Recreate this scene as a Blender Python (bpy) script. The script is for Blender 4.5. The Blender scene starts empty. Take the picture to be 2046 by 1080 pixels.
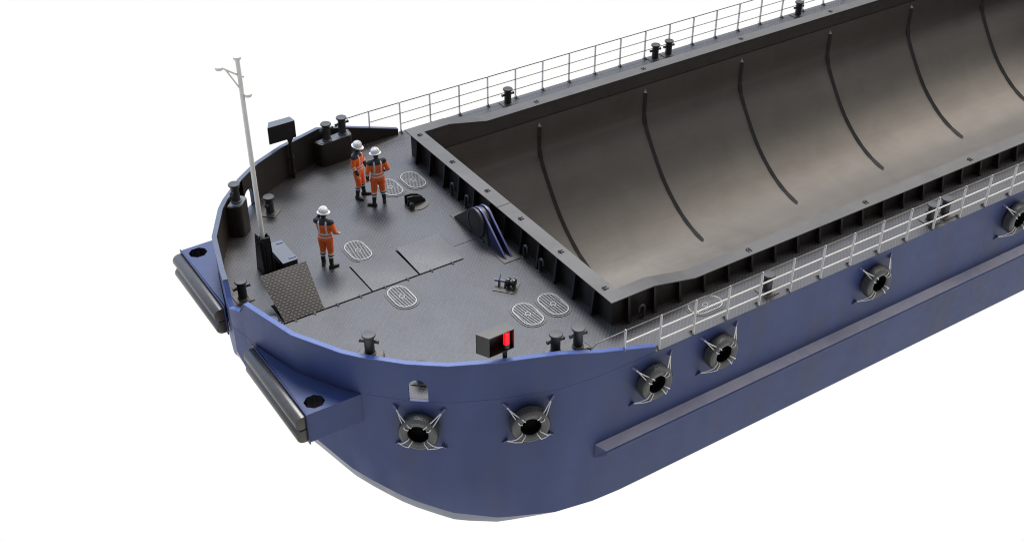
import bpy, bmesh, math, random
from mathutils import Vector, Matrix, noise

random.seed(7)
scene = bpy.context.scene
COL = scene.collection
PI = math.pi

# ------------------------------------------------------------------ materials
def new_mat(name):
    m = bpy.data.materials.new(name); m.use_nodes = True
    nt = m.node_tree; b = nt.nodes['Principled BSDF']
    return m, nt, b

def nd(nt, typ, **kw):
    n = nt.nodes.new(typ)
    for k, v in kw.items():
        if k in n.inputs.keys() if isinstance(k, str) else False: n.inputs[k].default_value = v
        else: setattr(n, k, v)
    return n

def ramp(nt, fac, stops):
    r = nt.nodes.new('ShaderNodeValToRGB'); e = r.color_ramp.elements
    while len(e) < len(stops): e.new(0.5)
    for el, (p, c) in zip(e, stops): el.position = p; el.color = (*c, 1) if len(c) == 3 else c
    nt.links.new(fac, r.inputs['Fac']); return r.outputs['Color']

def noise_tex(nt, scale, detail=5, rough=0.6, vec=None, dist=0.0):
    n = nt.nodes.new('ShaderNodeTexNoise')
    n.inputs['Scale'].default_value = scale; n.inputs['Detail'].default_value = detail
    n.inputs['Roughness'].default_value = rough; n.inputs['Distortion'].default_value = dist
    if vec is None:
        tc = nt.nodes.new('ShaderNodeTexCoord'); vec = tc.outputs['Object']
    nt.links.new(vec, n.inputs['Vector']); return n.outputs['Fac']

def mixc(nt, fac, a, b, mode='MIX'):
    m = nt.nodes.new('ShaderNodeMix'); m.data_type = 'RGBA'; m.blend_type = mode
    for s, v in ((m.inputs['Factor'], fac), (m.inputs['A'], a), (m.inputs['B'], b)):
        pass
    def put(sock, v):
        if hasattr(v, 'is_linked'): nt.links.new(v, sock)
        elif isinstance(v, (int, float)): sock.default_value = v
        else: sock.default_value = (*v, 1)
    put(m.inputs[0], fac); put(m.inputs[6], a); put(m.inputs[7], b)
    return m.outputs[2]

def math_(nt, op, a, b=None, c=None):
    m = nt.nodes.new('ShaderNodeMath'); m.operation = op
    for i, v in enumerate((a, b, c)):
        if v is None: continue
        if hasattr(v, 'is_linked'): nt.links.new(v, m.inputs[i])
        else: m.inputs[i].default_value = v
    return m.outputs[0]

def ao_dirt(nt, dist, lo, hi):
    ao = nt.nodes.new('ShaderNodeAmbientOcclusion'); ao.samples = 6; ao.inputs['Distance'].default_value = dist
    r = nt.nodes.new('ShaderNodeMapRange'); r.inputs[1].default_value = lo; r.inputs[2].default_value = hi
    r.inputs[3].default_value = 1; r.inputs[4].default_value = 0
    nt.links.new(ao.outputs['AO'], r.inputs[0]); return r.outputs[0]

def bump(nt, b, h, strength=0.3, dist=0.01):
    n = nt.nodes.new('ShaderNodeBump'); n.inputs['Strength'].default_value = strength
    n.inputs['Distance'].default_value = dist
    nt.links.new(h, n.inputs['Height']); nt.links.new(n.outputs['Normal'], b.inputs['Normal'])

def paint(name, c1, c2, rough=0.45, scale=1.2, dirt=None, dirt_d=0.35, dirt_amt=0.7, metal=0.0, bumpy=0.0, spec=0.5, rvar=0.12):
    m, nt, b = new_mat(name)
    f = noise_tex(nt, scale, 8, 0.65, dist=0.4)
    col = ramp(nt, f, [(0.32, c1), (0.68, c2)])
    if dirt:
        d = ao_dirt(nt, dirt_d, 0.35, 0.95)
        g = noise_tex(nt, scale * 4, 6, 0.7)
        d = math_(nt, 'MULTIPLY', d, math_(nt, 'MULTIPLY_ADD', g, 1.3, -0.05))
        d = math_(nt, 'MULTIPLY', d, dirt_amt)
        cl = nt.nodes.new('ShaderNodeClamp'); nt.links.new(d, cl.inputs[0])
        col = mixc(nt, cl.outputs[0], col, dirt)
    nt.links.new(col, b.inputs['Base Color'])
    f2 = noise_tex(nt, scale * 5, 6, 0.7)
    nt.links.new(math_(nt, 'MULTIPLY_ADD', f2, rvar * 2, rough - rvar), b.inputs['Roughness'])
    b.inputs['Metallic'].default_value = metal
    b.inputs['Specular IOR Level'].default_value = spec
    if bumpy: bump(nt, b, noise_tex(nt, scale * 12, 5, 0.6), bumpy, 0.01)
    return m

def hull_paint(name, c1, c2, dirt, grey_amt):
    m, nt, b = new_mat(name)
    tc = nt.nodes.new('ShaderNodeTexCoord'); mp = nt.nodes.new('ShaderNodeMapping')
    mp.inputs['Scale'].default_value = (1.0, 1.0, 0.35); nt.links.new(tc.outputs['Object'], mp.inputs[0])
    f = noise_tex(nt, 0.55, 9, 0.6, mp.outputs[0], 0.6)
    col = ramp(nt, f, [(0.3, c1), (0.7, c2)])
    g = noise_tex(nt, 0.9, 8, 0.62, mp.outputs[0], 0.8)
    gf = ramp(nt, g, [(0.5, (0, 0, 0)), (0.8, (grey_amt,) * 3)])
    col = mixc(nt, gf, col, dirt)
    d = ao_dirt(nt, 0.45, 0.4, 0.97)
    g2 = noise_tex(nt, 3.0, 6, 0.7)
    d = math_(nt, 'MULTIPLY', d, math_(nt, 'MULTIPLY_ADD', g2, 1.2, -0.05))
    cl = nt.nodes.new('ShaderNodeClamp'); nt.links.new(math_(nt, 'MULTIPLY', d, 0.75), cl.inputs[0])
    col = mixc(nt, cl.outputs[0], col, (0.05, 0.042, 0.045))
    # thin scratches
    mp2 = nt.nodes.new('ShaderNodeMapping'); mp2.inputs['Rotation'].default_value = (0.0, 0.5, 0.3)
    mp2.inputs['Scale'].default_value = (0.5, 0.5, 14); nt.links.new(tc.outputs['Object'], mp2.inputs[0])
    s = noise_tex(nt, 2.2, 3, 0.5, mp2.outputs[0])
    sf = ramp(nt, s, [(0.70, (0, 0, 0)), (0.74, (0.28,) * 3)])
    col = mixc(nt, sf, col, (0.10, 0.12, 0.22))
    nt.links.new(col, b.inputs['Base Color'])
    f2 = noise_tex(nt, 2.5, 7, 0.65)
    nt.links.new(math_(nt, 'MULTIPLY_ADD', f2, 0.25, 0.33), b.inputs['Roughness'])
    b.inputs['Specular IOR Level'].default_value = 0.38
    bump(nt, b, noise_tex(nt, 0.8, 3, 0.5), 0.12, 0.05)
    return m

def tread_plate(name, base, hi, pitch, rough=0.4, strength=0.9, ang=0.0, dirt=(0.05, 0.034, 0.022), elong=0.55, metal=0.35):
    m, nt, b = new_mat(name)
    tc = nt.nodes.new('ShaderNodeTexCoord'); mp = nt.nodes.new('ShaderNodeMapping')
    mp.inputs['Rotation'].default_value = (0, 0, math.radians(45) + ang)
    mp.inputs['Scale'].default_value = (1 / pitch, 1 / pitch, 1 / pitch)
    nt.links.new(tc.outputs['Object'], mp.inputs[0])
    vm = nt.nodes.new('ShaderNodeVectorMath'); vm.operation = 'FRACTION'; nt.links.new(mp.outputs[0], vm.inputs[0])
    sub = nt.nodes.new('ShaderNodeVectorMath'); sub.operation = 'SUBTRACT'; nt.links.new(vm.outputs[0], sub.inputs[0])
    sub.inputs[1].default_value = (0.5, 0.5, 0.5)
    sx = nt.nodes.new('ShaderNodeSeparateXYZ'); nt.links.new(sub.outputs[0], sx.inputs[0])
    # lozenge: long along x+y, short along x-y
    u = math_(nt, 'ABSOLUTE', math_(nt, 'ADD', sx.outputs[0], sx.outputs[1]))
    v = math_(nt, 'ABSOLUTE', math_(nt, 'SUBTRACT', sx.outputs[0], sx.outputs[1]))
    d = math_(nt, 'ADD', math_(nt, 'POWER', math_(nt, 'DIVIDE', u, elong), 2.0), math_(nt, 'POWER', math_(nt, 'DIVIDE', v, 0.24), 2.0))
    r = nt.nodes.new('ShaderNodeMapRange'); r.interpolation_type = 'SMOOTHSTEP'
    r.inputs[1].default_value = 0.25; r.inputs[2].default_value = 1.1; r.inputs[3].default_value = 1; r.inputs[4].default_value = 0
    nt.links.new(d, r.inputs[0]); h = r.outputs[0]
    f = noise_tex(nt, 0.7, 8, 0.65, dist=0.5)
    lo = ramp(nt, f, [(0.3, base), (0.7, tuple(c * 1.35 for c in base))])
    col = mixc(nt, math_(nt, 'MULTIPLY', h, 0.62), lo, hi)  # glints on the lozenge tops put into the colour as a lighter tint
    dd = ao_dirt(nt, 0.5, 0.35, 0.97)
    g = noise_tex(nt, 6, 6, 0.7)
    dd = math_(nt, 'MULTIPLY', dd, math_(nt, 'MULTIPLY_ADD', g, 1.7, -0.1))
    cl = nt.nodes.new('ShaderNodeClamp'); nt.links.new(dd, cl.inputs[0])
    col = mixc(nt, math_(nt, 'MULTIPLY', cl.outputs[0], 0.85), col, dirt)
    gr = noise_tex(nt, 1.6, 8, 0.7, dist=0.8)
    gf = ramp(nt, gr, [(0.56, (0, 0, 0)), (0.78, (0.45,) * 3)])
    col = mixc(nt, gf, col, (0.055, 0.042, 0.034))
    nt.links.new(col, b.inputs['Base Color'])
    f2 = noise_tex(nt, 1.3, 8, 0.7)
    nt.links.new(math_(nt, 'MULTIPLY_ADD', f2, 0.3, rough - 0.15), b.inputs['Roughness'])
    b.inputs['Metallic'].default_value = metal
    bump(nt, b, h, strength, 0.006)
    return m

M = {}
M['hull'] = hull_paint('blue_hull_paint', (0.023, 0.040, 0.135), (0.036, 0.060, 0.178), (0.044, 0.052, 0.095), 0.8)
M['bottom'] = paint('hull_bottom_pale_sheen', (0.20, 0.21, 0.26), (0.26, 0.27, 0.31), 0.4, 0.8)  # pale grey: grazing reflection of the white surround put into the colour
M['cap'] = paint('sky_lit_blue_cap', (0.045, 0.082, 0.27), (0.06, 0.105, 0.32), 0.35, 1.5, (0.06, 0.06, 0.09), 0.2, 0.3)  # brighter than the hull: sky light on the upward face painted in
M['capgrey'] = paint('grey_cap_paint', (0.055, 0.07, 0.115), (0.075, 0.09, 0.14), 0.35, 1.5)  # greyer cap colour, used on the far side
M['black'] = paint('black_deck_paint', (0.013, 0.0105, 0.0085), (0.022, 0.017, 0.0135), 0.42, 1.6, (0.035, 0.024, 0.017), 0.3, 0.5)
M['soot'] = paint('sooty_black_steel', (0.008, 0.008, 0.008), (0.016, 0.015, 0.015), 0.38, 3)
M['iron'] = paint('cast_iron_paint', (0.022, 0.022, 0.024), (0.036, 0.035, 0.036), 0.4, 4, (0.03, 0.022, 0.016), 0.12, 0.6, bumpy=0.15)
M['coaming'] = paint('worn_coaming_paint', (0.064, 0.060, 0.058), (0.094, 0.087, 0.083), 0.42, 0.9, metal=0.3)
M['deck'] = tread_plate('deck_tread_plate', (0.048, 0.049, 0.056), (0.180, 0.178, 0.184), 0.088, 0.42, 0.8, 0.0, (0.05, 0.034, 0.022), 0.55, 0.30)
M['lid'] = tread_plate('lid_tread_plate', (0.055, 0.055, 0.060), (0.165, 0.163, 0.168), 0.088, 0.42, 0.8, 0.0, (0.05, 0.034, 0.022), 0.55, 0.30)
M['lidraised'] = tread_plate('raised_lid_tread_plate', (0.058, 0.053, 0.049), (0.21, 0.198, 0.185), 0.085, 0.45, 1.0)
M['white'] = paint('cream_rail_paint', (0.60, 0.565, 0.51), (0.69, 0.655, 0.60), 0.45, 3, (0.25, 0.17, 0.11), 0.12, 0.7)
M['railtop'] = paint('worn_handrail_steel', (0.10, 0.095, 0.09), (0.16, 0.15, 0.14), 0.35, 6, metal=0.6)
M['mast'] = paint('white_mast_paint', (0.68, 0.655, 0.62), (0.76, 0.735, 0.70), 0.55, 3, (0.3, 0.27, 0.24), 0.1, 0.4)
M['grate'] = paint('galvanised_grate', (0.22, 0.225, 0.23), (0.32, 0.325, 0.33), 0.4, 6, metal=0.2)
M['rim'] = paint('grate_rim_steel', (0.050, 0.047, 0.046), (0.075, 0.066, 0.06), 0.45, 5)
M['void'] = paint('hole_gap_shade', (0.003, 0.003, 0.003), (0.005, 0.005, 0.005), 0.9, 3, spec=0.1)  # near-black that stands for the shade inside holes and gaps
M['rubber'] = paint('worn_rubber', (0.045, 0.046, 0.046), (0.065, 0.066, 0.064), 0.55, 5, bumpy=0.25)
M['sidewall'] = paint('grey_tyre_sidewall', (0.070, 0.071, 0.070), (0.10, 0.101, 0.099), 0.5, 4, (0.03, 0.027, 0.024), 0.1, 0.5)
M['bumper'] = paint('black_bumper_rubber', (0.040, 0.031, 0.023), (0.075, 0.058, 0.042), 0.30, 2.5, bumpy=0.1)
M['rope'] = paint('white_rope', (0.62, 0.60, 0.58), (0.78, 0.76, 0.74), 0.7, 30)
M['bluesteel'] = paint('blue_steel', (0.08, 0.085, 0.22), (0.12, 0.125, 0.28), 0.35, 3, metal=0.2)
M['shadedblue'] = paint('shaded_blue_plate', (0.012, 0.015, 0.05), (0.02, 0.024, 0.075), 0.4, 3)  # the strap blue darkened: shade on the plate sides put into the colour
M['greysteel'] = paint('grey_deck_steel', (0.055, 0.052, 0.050), (0.085, 0.078, 0.072), 0.42, 3, metal=0.3)
M['slate'] = paint('slate_locker_paint', (0.075, 0.085, 0.11), (0.10, 0.11, 0.135), 0.4, 2.5)
M['rubface'] = paint('lit_rail_top', (0.27, 0.28, 0.40), (0.40, 0.385, 0.47), 0.45, 0.8)  # paler than the rail: light on its upward face put into the colour

def steel_hold():
    m, nt, b = new_mat('worn_hold_steel')
    tc = nt.nodes.new('ShaderNodeTexCoord')
    f = noise_tex(nt, 0.5, 9, 0.65, tc.outputs['Object'], 1.0)
    col = ramp(nt, f, [(0.3, (0.104, 0.093, 0.085)), (0.7, (0.128, 0.117, 0.108))])
    mp = nt.nodes.new('ShaderNodeMapping'); mp.inputs['Rotation'].default_value = (0, 0, 0.6)
    mp.inputs['Scale'].default_value = (0.4, 5, 5); nt.links.new(tc.outputs['Object'], mp.inputs[0])
    s = noise_tex(nt, 1.4, 6, 0.6, mp.outputs[0])
    col = mixc(nt, ramp(nt, s, [(0.5, (0, 0, 0)), (0.75, (0.2,) * 3)]), col, (0.155, 0.146, 0.138))
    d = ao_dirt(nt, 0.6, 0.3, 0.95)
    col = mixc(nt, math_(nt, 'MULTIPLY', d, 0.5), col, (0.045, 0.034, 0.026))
    nt.links.new(col, b.inputs['Base Color'])
    b.inputs['Metallic'].default_value = 0.55
    f2 = noise_tex(nt, 1.1, 9, 0.7, tc.outputs['Object'], 0.5)
    nt.links.new(math_(nt, 'MULTIPLY_ADD', f2, 0.16, 0.30), b.inputs['Roughness'])
    bump(nt, b, s, 0.05, 0.02)
    return m
M['hold'] = steel_hold()
M['lip'] = paint('dark_coaming_lining', (0.034, 0.029, 0.026), (0.05, 0.043, 0.038), 0.45, 1.5)
M['rib'] = paint('brown_rib_steel', (0.040, 0.032, 0.026), (0.062, 0.050, 0.040), 0.5, 3)
M['ribend'] = paint('lit_rib_end', (0.5, 0.47, 0.43), (0.6, 0.57, 0.52), 0.5, 3)  # pale ends: light caught by the rib's end faces painted in

def cloth(name, c1, c2, rough=0.8):
    m, nt, b = new_mat(name)
    f = noise_tex(nt, 9, 6, 0.6); nt.links.new(ramp(nt, f, [(0.3, c1), (0.7, c2)]), b.inputs['Base Color'])
    b.inputs['Roughness'].default_value = rough
    bump(nt, b, noise_tex(nt, 14, 4, 0.5, dist=0.7), 0.55, 0.03)
    return m
M['orange'] = cloth('orange_workwear', (0.74, 0.115, 0.018), (0.92, 0.175, 0.034))
M['navy'] = cloth('dark_workwear', (0.016, 0.018, 0.022), (0.028, 0.03, 0.036))
M['stripe'] = cloth('reflective_stripe', (0.62, 0.61, 0.58), (0.74, 0.73, 0.70), 0.5)
M['skin'] = paint('skin', (0.48, 0.25, 0.165), (0.56, 0.31, 0.21), 0.5, 12)
M['boot'] = cloth('black_boot_leather', (0.010, 0.009, 0.009), (0.020, 0.018, 0.017), 0.45)
M['hair'] = cloth('dark_hair', (0.02, 0.014, 0.01), (0.035, 0.024, 0.017), 0.6)
M['helmet'] = paint('white_helmet_plastic', (0.70, 0.69, 0.68), (0.78, 0.77, 0.76), 0.35, 8)
m, nt, b = new_mat('red_lamp_glass')
b.inputs['Base Color'].default_value = (0.8, 0.004, 0.006, 1); b.inputs['Roughness'].default_value = 0.12
b.inputs['Emission Color'].default_value = (1, 0.004, 0.01, 1); b.inputs['Emission Strength'].default_value = 1.6
M['redlamp'] = m
m, nt, b = new_mat('green_lamp_glass')
b.inputs['Base Color'].default_value = (0.004, 0.25, 0.05, 1); b.inputs['Roughness'].default_value = 0.12
M['greenlamp'] = m

# ------------------------------------------------------------------ mesh building
class MB:
    def __init__(self):
        self.v = []; self.f = []; self.m = []
    def add(self, verts, faces, mat=0):
        o = len(self.v); self.v += [Vector(p) for p in verts]
        for f in faces: self.f.append([i + o for i in f]); self.m.append(mat)
        return self
    def box(self, a, b, mat=0, M_=None):
        (x0, y0, z0), (x1, y1, z1) = a, b
        vs = [Vector(p) for p in ((x0,y0,z0),(x1,y0,z0),(x1,y1,z0),(x0,y1,z0),(x0,y0,z1),(x1,y0,z1),(x1,y1,z1),(x0,y1,z1))]
        if M_ is not None: vs = [M_ @ p for p in vs]
        return self.add(vs, [(0,3,2,1),(4,5,6,7),(0,1,5,4),(1,2,6,5),(2,3,7,6),(3,0,4,7)], mat)
    def cyl(self, p0, p1, r0, r1=None, n=16, caps=True, mat=0):
        p0, p1 = Vector(p0), Vector(p1); r1 = r0 if r1 is None else r1
        d = (p1 - p0).normalized(); a = d.orthogonal().normalized(); b = d.cross(a)
        vs = []
        for p, r in ((p0, r0), (p1, r1)):
            for i in range(n):
                t = 2 * PI * i / n; vs.append(p + (a * math.cos(t) + b * math.sin(t)) * r)
        fs = [(i, (i + 1) % n, n + (i + 1) % n, n + i) for i in range(n)]
        if caps: fs += [tuple(range(n))[::-1], tuple(range(n, 2 * n))]
        return self.add(vs, fs, mat)
    def lathe(self, prof, c=(0, 0, 0), n=24, axis=(0, 0, 1), mat=0, closed=False):
        c = Vector(c); d = Vector(axis).normalized(); a = d.orthogonal().normalized(); b = d.cross(a)
        vs = []; fs = []; k = len(prof)
        for r, h in prof:
            for i in range(n):
                t = 2 * PI * i / n; vs.append(c + d * h + (a * math.cos(t) + b * math.sin(t)) * max(r, 1e-4))
        for j in range(k if closed else k - 1):
            jj = (j + 1) % k
            for i in range(n): fs.append((j * n + i, j * n + (i + 1) % n, jj * n + (i + 1) % n, jj * n + i))
        if not closed: fs += [tuple(range(n))[::-1], tuple(range((k - 1) * n, k * n))]
        return self.add(vs, fs, mat)
    def prism(self, poly, d, mat=0):          # polygon of 3D points, extruded by vector d
        d = Vector(d); n = len(poly); vs = [Vector(p) for p in poly]; vs += [p + d for p in vs]
        fs = [tuple(range(n))[::-1], tuple(range(n, 2 * n))] + [(i, (i + 1) % n, n + (i + 1) % n, n + i) for i in range(n)]
        return self.add(vs, fs, mat)
    def tube(self, pts, r, n=8, mat=0):
        pts = [Vector(p) for p in pts]; k = len(pts); vs = []; fs = []
        ref = None
        for j, p in enumerate(pts):
            t = ((pts[min(j + 1, k - 1)] - p).normalized() + (p - pts[max(j - 1, 0)]).normalized())
            t = t.normalized() if t.length > 1e-6 else Vector((0, 0, 1))
            a = t.orthogonal().normalized() if ref is None else (ref - t * ref.dot(t)).normalized()
            ref = a; b = t.cross(a)
            for i in range(n):
                q = 2 * PI * i / n; vs.append(p + (a * math.cos(q) + b * math.sin(q)) * r)
        for j in range(k - 1):
            for i in range(n): fs.append((j * n + i, j * n + (i + 1) % n, (j + 1) * n + (i + 1) % n, (j + 1) * n + i))
        fs += [tuple(range(n))[::-1], tuple(range((k - 1) * n, k * n))]
        return self.add(vs, fs, mat)
    def ball(self, c, r, n=12, mat=0, rot=None):
        r = (r, r, r) if isinstance(r, (int, float)) else r
        vs = []; fs = []; c = Vector(c); k = n // 2
        for j in range(k + 1):
            ph = PI * j / k
            for i in range(n):
                t = 2 * PI * i / n
                p = Vector((r[0] * math.sin(ph) * math.cos(t), r[1] * math.sin(ph) * math.sin(t), r[2] * math.cos(ph)))
                vs.append(c + (rot @ p if rot is not None else p))
        for j in range(k):
            for i in range(n): fs.append((j * n + i, (j + 1) * n + i, (j + 1) * n + (i + 1) % n, j * n + (i + 1) % n))
        return self.add(vs, fs, mat)
    def cone_sphere(self, p0, p1, r0, r1, n=14, mat=0):
        self.cyl(p0, p1, r0, r1, n, True, mat); self.ball(p0, r0, n, mat); self.ball(p1, r1, n, mat); return self
    def build(self, name, mats, parent=None, smooth=None, bevel=0.0):
        me = bpy.data.meshes.new(name); me.from_pydata(self.v, [], self.f)
        if not isinstance(mats, (list, tuple)): mats = [mats]
        for mm in mats: me.materials.append(mm)
        for p, mi in zip(me.polygons, self.m): p.material_index = mi
        bm = bmesh.new(); bm.from_mesh(me)
        bmesh.ops.remove_doubles(bm, verts=bm.verts, dist=1e-5)
        bmesh.ops.recalc_face_normals(bm, faces=bm.faces)
        if bevel:
            es = [e for e in bm.edges if len(e.link_faces) == 2 and e.calc_face_angle(0) > math.radians(40)]
            bmesh.ops.bevel(bm, geom=es, offset=bevel, segments=2, affect='EDGES', clamp_overlap=True, profile=0.6)
        bm.to_mesh(me); bm.free()
        if smooth is not None:
            me.shade_smooth()
            me.set_sharp_from_angle(angle=math.radians(smooth))
        o = bpy.data.objects.new(name, me); COL.objects.link(o)
        if parent is not None: o.parent = parent
        return o

def thing(name, label, cat, loc=(0, 0, 0), rotz=0.0, group=None):
    o = bpy.data.objects.new(name, None); COL.objects.link(o); o.empty_display_size = 0.2
    o.location = loc; o.rotation_euler = (0, 0, rotz); o['label'] = label; o['category'] = cat
    if group: o['group'] = group
    return o

def dup(root, label, loc, rotz=0.0, group=None):
    r = root.copy(); COL.objects.link(r); r.location = loc; r.rotation_euler = (0, 0, rotz); r['label'] = label
    if group: r['group'] = group
    for ch in list(root.children):
        c = ch.copy(); COL.objects.link(c); c.parent = r
        for g in ch.children:
            d = g.copy(); COL.objects.link(d); d.parent = c
    return r

# ------------------------------------------------------------------ the barge (deck at z = 0, bow towards -x)
XE = 38.0                                   # stern
HALF = [(-8.27, 0.0), (-8.07, 0.95), (-7.65, 2.54), (-6.96, 3.80), (-6.66, 4.19), (-5.86, 5.02), (-5.48, 5.32), (-5.07, 5.63),
        (-4.07, 6.13), (-2.60, 6.65), (-1.50, 6.79), (0.28, 6.80)]
def zbot(x):
    T = [(-8.27, -0.80), (-8.18, -1.30), (-8.07, -1.55), (-7.45, -2.12), (-7.01, -2.62), (-6.16, -3.24), (-5.15, -3.72), (-3.99, -4.07), (-2.78, -4.21), (-0.6, -4.38)]
    if x <= T[0][0]: return T[0][1]
    for (a, za), (b_, zb) in zip(T[:-1], T[1:]):
        if a <= x <= b_: return za + (zb - za) * (x - a) / (b_ - a)
    return T[-1][1]

barge = thing('cargo_barge', 'long dark blue cargo barge with an open steel hold and rounded bow', 'barge', (0, 0, 0))

def refine(poly, step):
    out = []
    for a, b_ in zip(poly[:-1], poly[1:]):
        a, b_ = Vector(a), Vector(b_); k = max(1, int(math.ceil((b_ - a).length / step)))
        out += [a + (b_ - a) * i / k for i in range(k)]
    return out + [Vector(poly[-1])]

# hull shell
hull = MB()
st = refine(HALF, 0.45) + [Vector((3.0, 6.80)), Vector((10, 6.80)), Vector((20, 6.80)), Vector((XE, 6.80))]
for s in (-1, 1):
    rows = []
    for ip, p in enumerate(st):
        x, y = p.x, p.y; zb = zbot(x)
        tg = (st[min(ip + 1, len(st) - 1)] - st[max(ip - 1, 0)]).normalized(); nx, ny = tg.y, -tg.x
        f_ = max(0.0, min(1.0, (-x - 2.6) / 2.2))            # the pale chamfer fades out where the side turns straight
        g_ = max(0.25, min(1.0, (x + 8.27) / 0.3))
        ins, dr = 0.10 * f_ + 0.02, (0.34 * f_ + 0.02) * g_
        r = [(x, s * y, -0.006), (x, s * y, zb * 0.33), (x, s * y, zb * 0.66), (x, s * y, zb), (x + nx * ins, s * max(0, y + ny * ins), zb - dr), (x + ins, 0, min(zb - dr - 0.02, -4.9 + max(0, -x - 1.0) * 0.62))]
        rows.append(r)
    n = 6
    vs = [v for r in rows for v in r]
    fs = []; ms = []
    for i in range(len(rows) - 1):
        for j in range(n - 1):
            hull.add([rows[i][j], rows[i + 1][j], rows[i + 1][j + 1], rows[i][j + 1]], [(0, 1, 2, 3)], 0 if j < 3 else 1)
    e = rows[-1]
    hull.add([e[0], e[3], e[4], e[5], (XE, 0, -0.006)], [(0, 1, 2, 3, 4)], 0)
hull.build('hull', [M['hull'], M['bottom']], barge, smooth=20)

# bulwark with cap, freeing ports and a notch at the stem
def bul_h(x, y, s):
    h = 1.13
    T = [(-2.74, 1.13), (-1.87, 0.88), (-0.66, 0.47), (0.28, 0.17)]
    if x > T[0][0]:
        for (a, za), (b_, zb) in zip(T[:-1], T[1:]):
            if a <= x <= b_: h = za + (zb - za) * (x - a) / (b_ - a); break
        else: h = 0.17
    if x < -7.9:
        yy = y * s
        N = [(-0.76, 1.13), (-0.70, 1.10), (-0.46, 0.74), (0.0, 0.60), (0.22, 0.74), (0.5, 1.13)]
        if N[0][0] < yy < N[-1][0]:
            for (a, za), (b_, zb) in zip(N[:-1], N[1:]):
                if a <= yy <= b_: h = za + (zb - za) * (yy - a) / (b_ - a); break
    return h
full = [(p.x, -p.y) for p in reversed(refine(HALF, 9))] + [(p[0], p[1]) for p in HALF[1:]]
# densify stem and port regions
TH = 0.10
pts = []
for a, b_ in zip(full[:-1], full[1:]):
    a, b_ = Vector(a), Vector(b_)
    pts.append(a)
    if a.x < -7.9 and b_.x < -7.9:
        for t in ([1/3, 0.5, 0.75] if a.y < -0.5 else [0.25, 0.5, 2/3]):
            tgt = a + (b_ - a) * t; pts.append(tgt)
        for yy in (-0.76, -0.70, -0.46, 0.22, 0.5):
            if min(a.y, b_.y) < yy < max(a.y, b_.y): pts.append(a + (b_ - a) * ((yy - a.y) / (b_.y - a.y)))
    port = abs(abs(a.y) - 5.17) < 0.2 and abs(abs(b_.y) - 5.17) < 0.2
    if port:
        for k in range(1, 12): pts.append(a + (b_ - a) * k / 12)
pts.append(Vector(full[-1]))
seen = []
for p in pts:
    if not any((p - q).length < 1e-4 for q in seen): seen.append(p)
# order by angle along outline: parameter = y for the bow (monotone)
seen.sort(key=lambda p: (p.y, p.x if p.y > 0 else -p.x))
def norm_at(i):
    a = seen[max(0, i - 1)]; b_ = seen[min(len(seen) - 1, i + 1)]
    t = (b_ - a).normalized(); return Vector((-t.y, t.x))       # points to the outside of the bow (towards -x)
bul = MB(); cap = MB()
ports = [(-5.86, 5.02), (-5.48, 5.32)]
def port_z(p):
    a, b_ = Vector(ports[0]), Vector(ports[1]); q = Vector((p.x, abs(p.y)))
    t = (q - a).dot(b_ - a) / (b_ - a).length_squared
    if -0.001 <= t <= 1.001 and abs((q - a - (b_ - a) * t).length) < 0.02:
        return 0.40 + 0.25 * math.sqrt(max(0, 1 - (2 * t - 1) ** 2)), t
    return None, None
inn = []; outp = []
for i, p in enumerate(seen):
    nn = norm_at(i)
    if nn.dot(Vector((p.x - 2, p.y))) < 0: nn = -nn
    inn.append(p - nn * TH); outp.append(p - nn * 0.003)
for i in range(len(seen) - 1):
    A, B = seen[i], seen[i + 1]
    za, ta = port_z(A); zb, tb = port_z(B)
    inport = za is not None and zb is not None
    hA, hB = bul_h(A.x, abs(A.y), 1 if A.y > 0 else -1), bul_h(B.x, abs(B.y), 1 if B.y > 0 else -1)
    lA, lB = (za, zb) if inport else (-0.004, -0.004)
    oA, oB, iA, iB = outp[i], outp[i + 1], inn[i], inn[i + 1]
    bul.add([(oA.x, oA.y, lA), (oB.x, oB.y, lB), (oB.x, oB.y, hB), (oA.x, oA.y, hA)], [(0, 1, 2, 3)], 0)
    bul.add([(iA.x, iA.y, lA), (iB.x, iB.y, lB), (iB.x, iB.y, hB), (iA.x, iA.y, hA)], [(0, 1, 2, 3)], 1)
    if inport:
        bul.add([(oA.x, oA.y, -0.004), (oB.x, oB.y, -0.004), (iB.x, iB.y, -0.004), (iA.x, iA.y, -0.004)], [(0, 1, 2, 3)], 0)
        bul.add([(oA.x, oA.y, lA), (oB.x, oB.y, lB), (iB.x, iB.y, lB), (iA.x, iA.y, lA)], [(0, 1, 2, 3)], 0)
        for (q, qi, t, z) in ((oA, iA, ta, za), (oB, iB, tb, zb)):
            if t < 0.01 or t > 0.99:
                bul.add([(q.x, q.y, -0.004), (qi.x, qi.y, -0.004), (qi.x, qi.y, z), (q.x, q.y, z)], [(0, 1, 2, 3)], 0)
    # cap strip: a flat bar a little wider than the plate
    d = 0.022
    def w(o_, i_, e): 
        v = (o_ - i_).normalized(); return o_ + v * e
    cA, cB, dA, dB = w(oA, iA, 0.025), w(oB, iB, 0.025), w(iA, oA, 0.012), w(iB, oB, 0.012)
    q = [(cA.x, cA.y, hA), (cB.x, cB.y, hB), (dB.x, dB.y, hB), (dA.x, dA.y, hA)]
    q2 = [(x, y, z + d) for x, y, z in q]
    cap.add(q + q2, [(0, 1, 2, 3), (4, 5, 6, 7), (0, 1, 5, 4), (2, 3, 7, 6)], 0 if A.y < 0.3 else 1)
    if i == 0: cap.add([q[0], q[3], q2[3], q2[0]], [(0, 1, 2, 3)])
    if i == len(seen) - 2: cap.add([q[1], q[2], q2[2], q2[1]], [(0, 1, 2, 3)])
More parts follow.
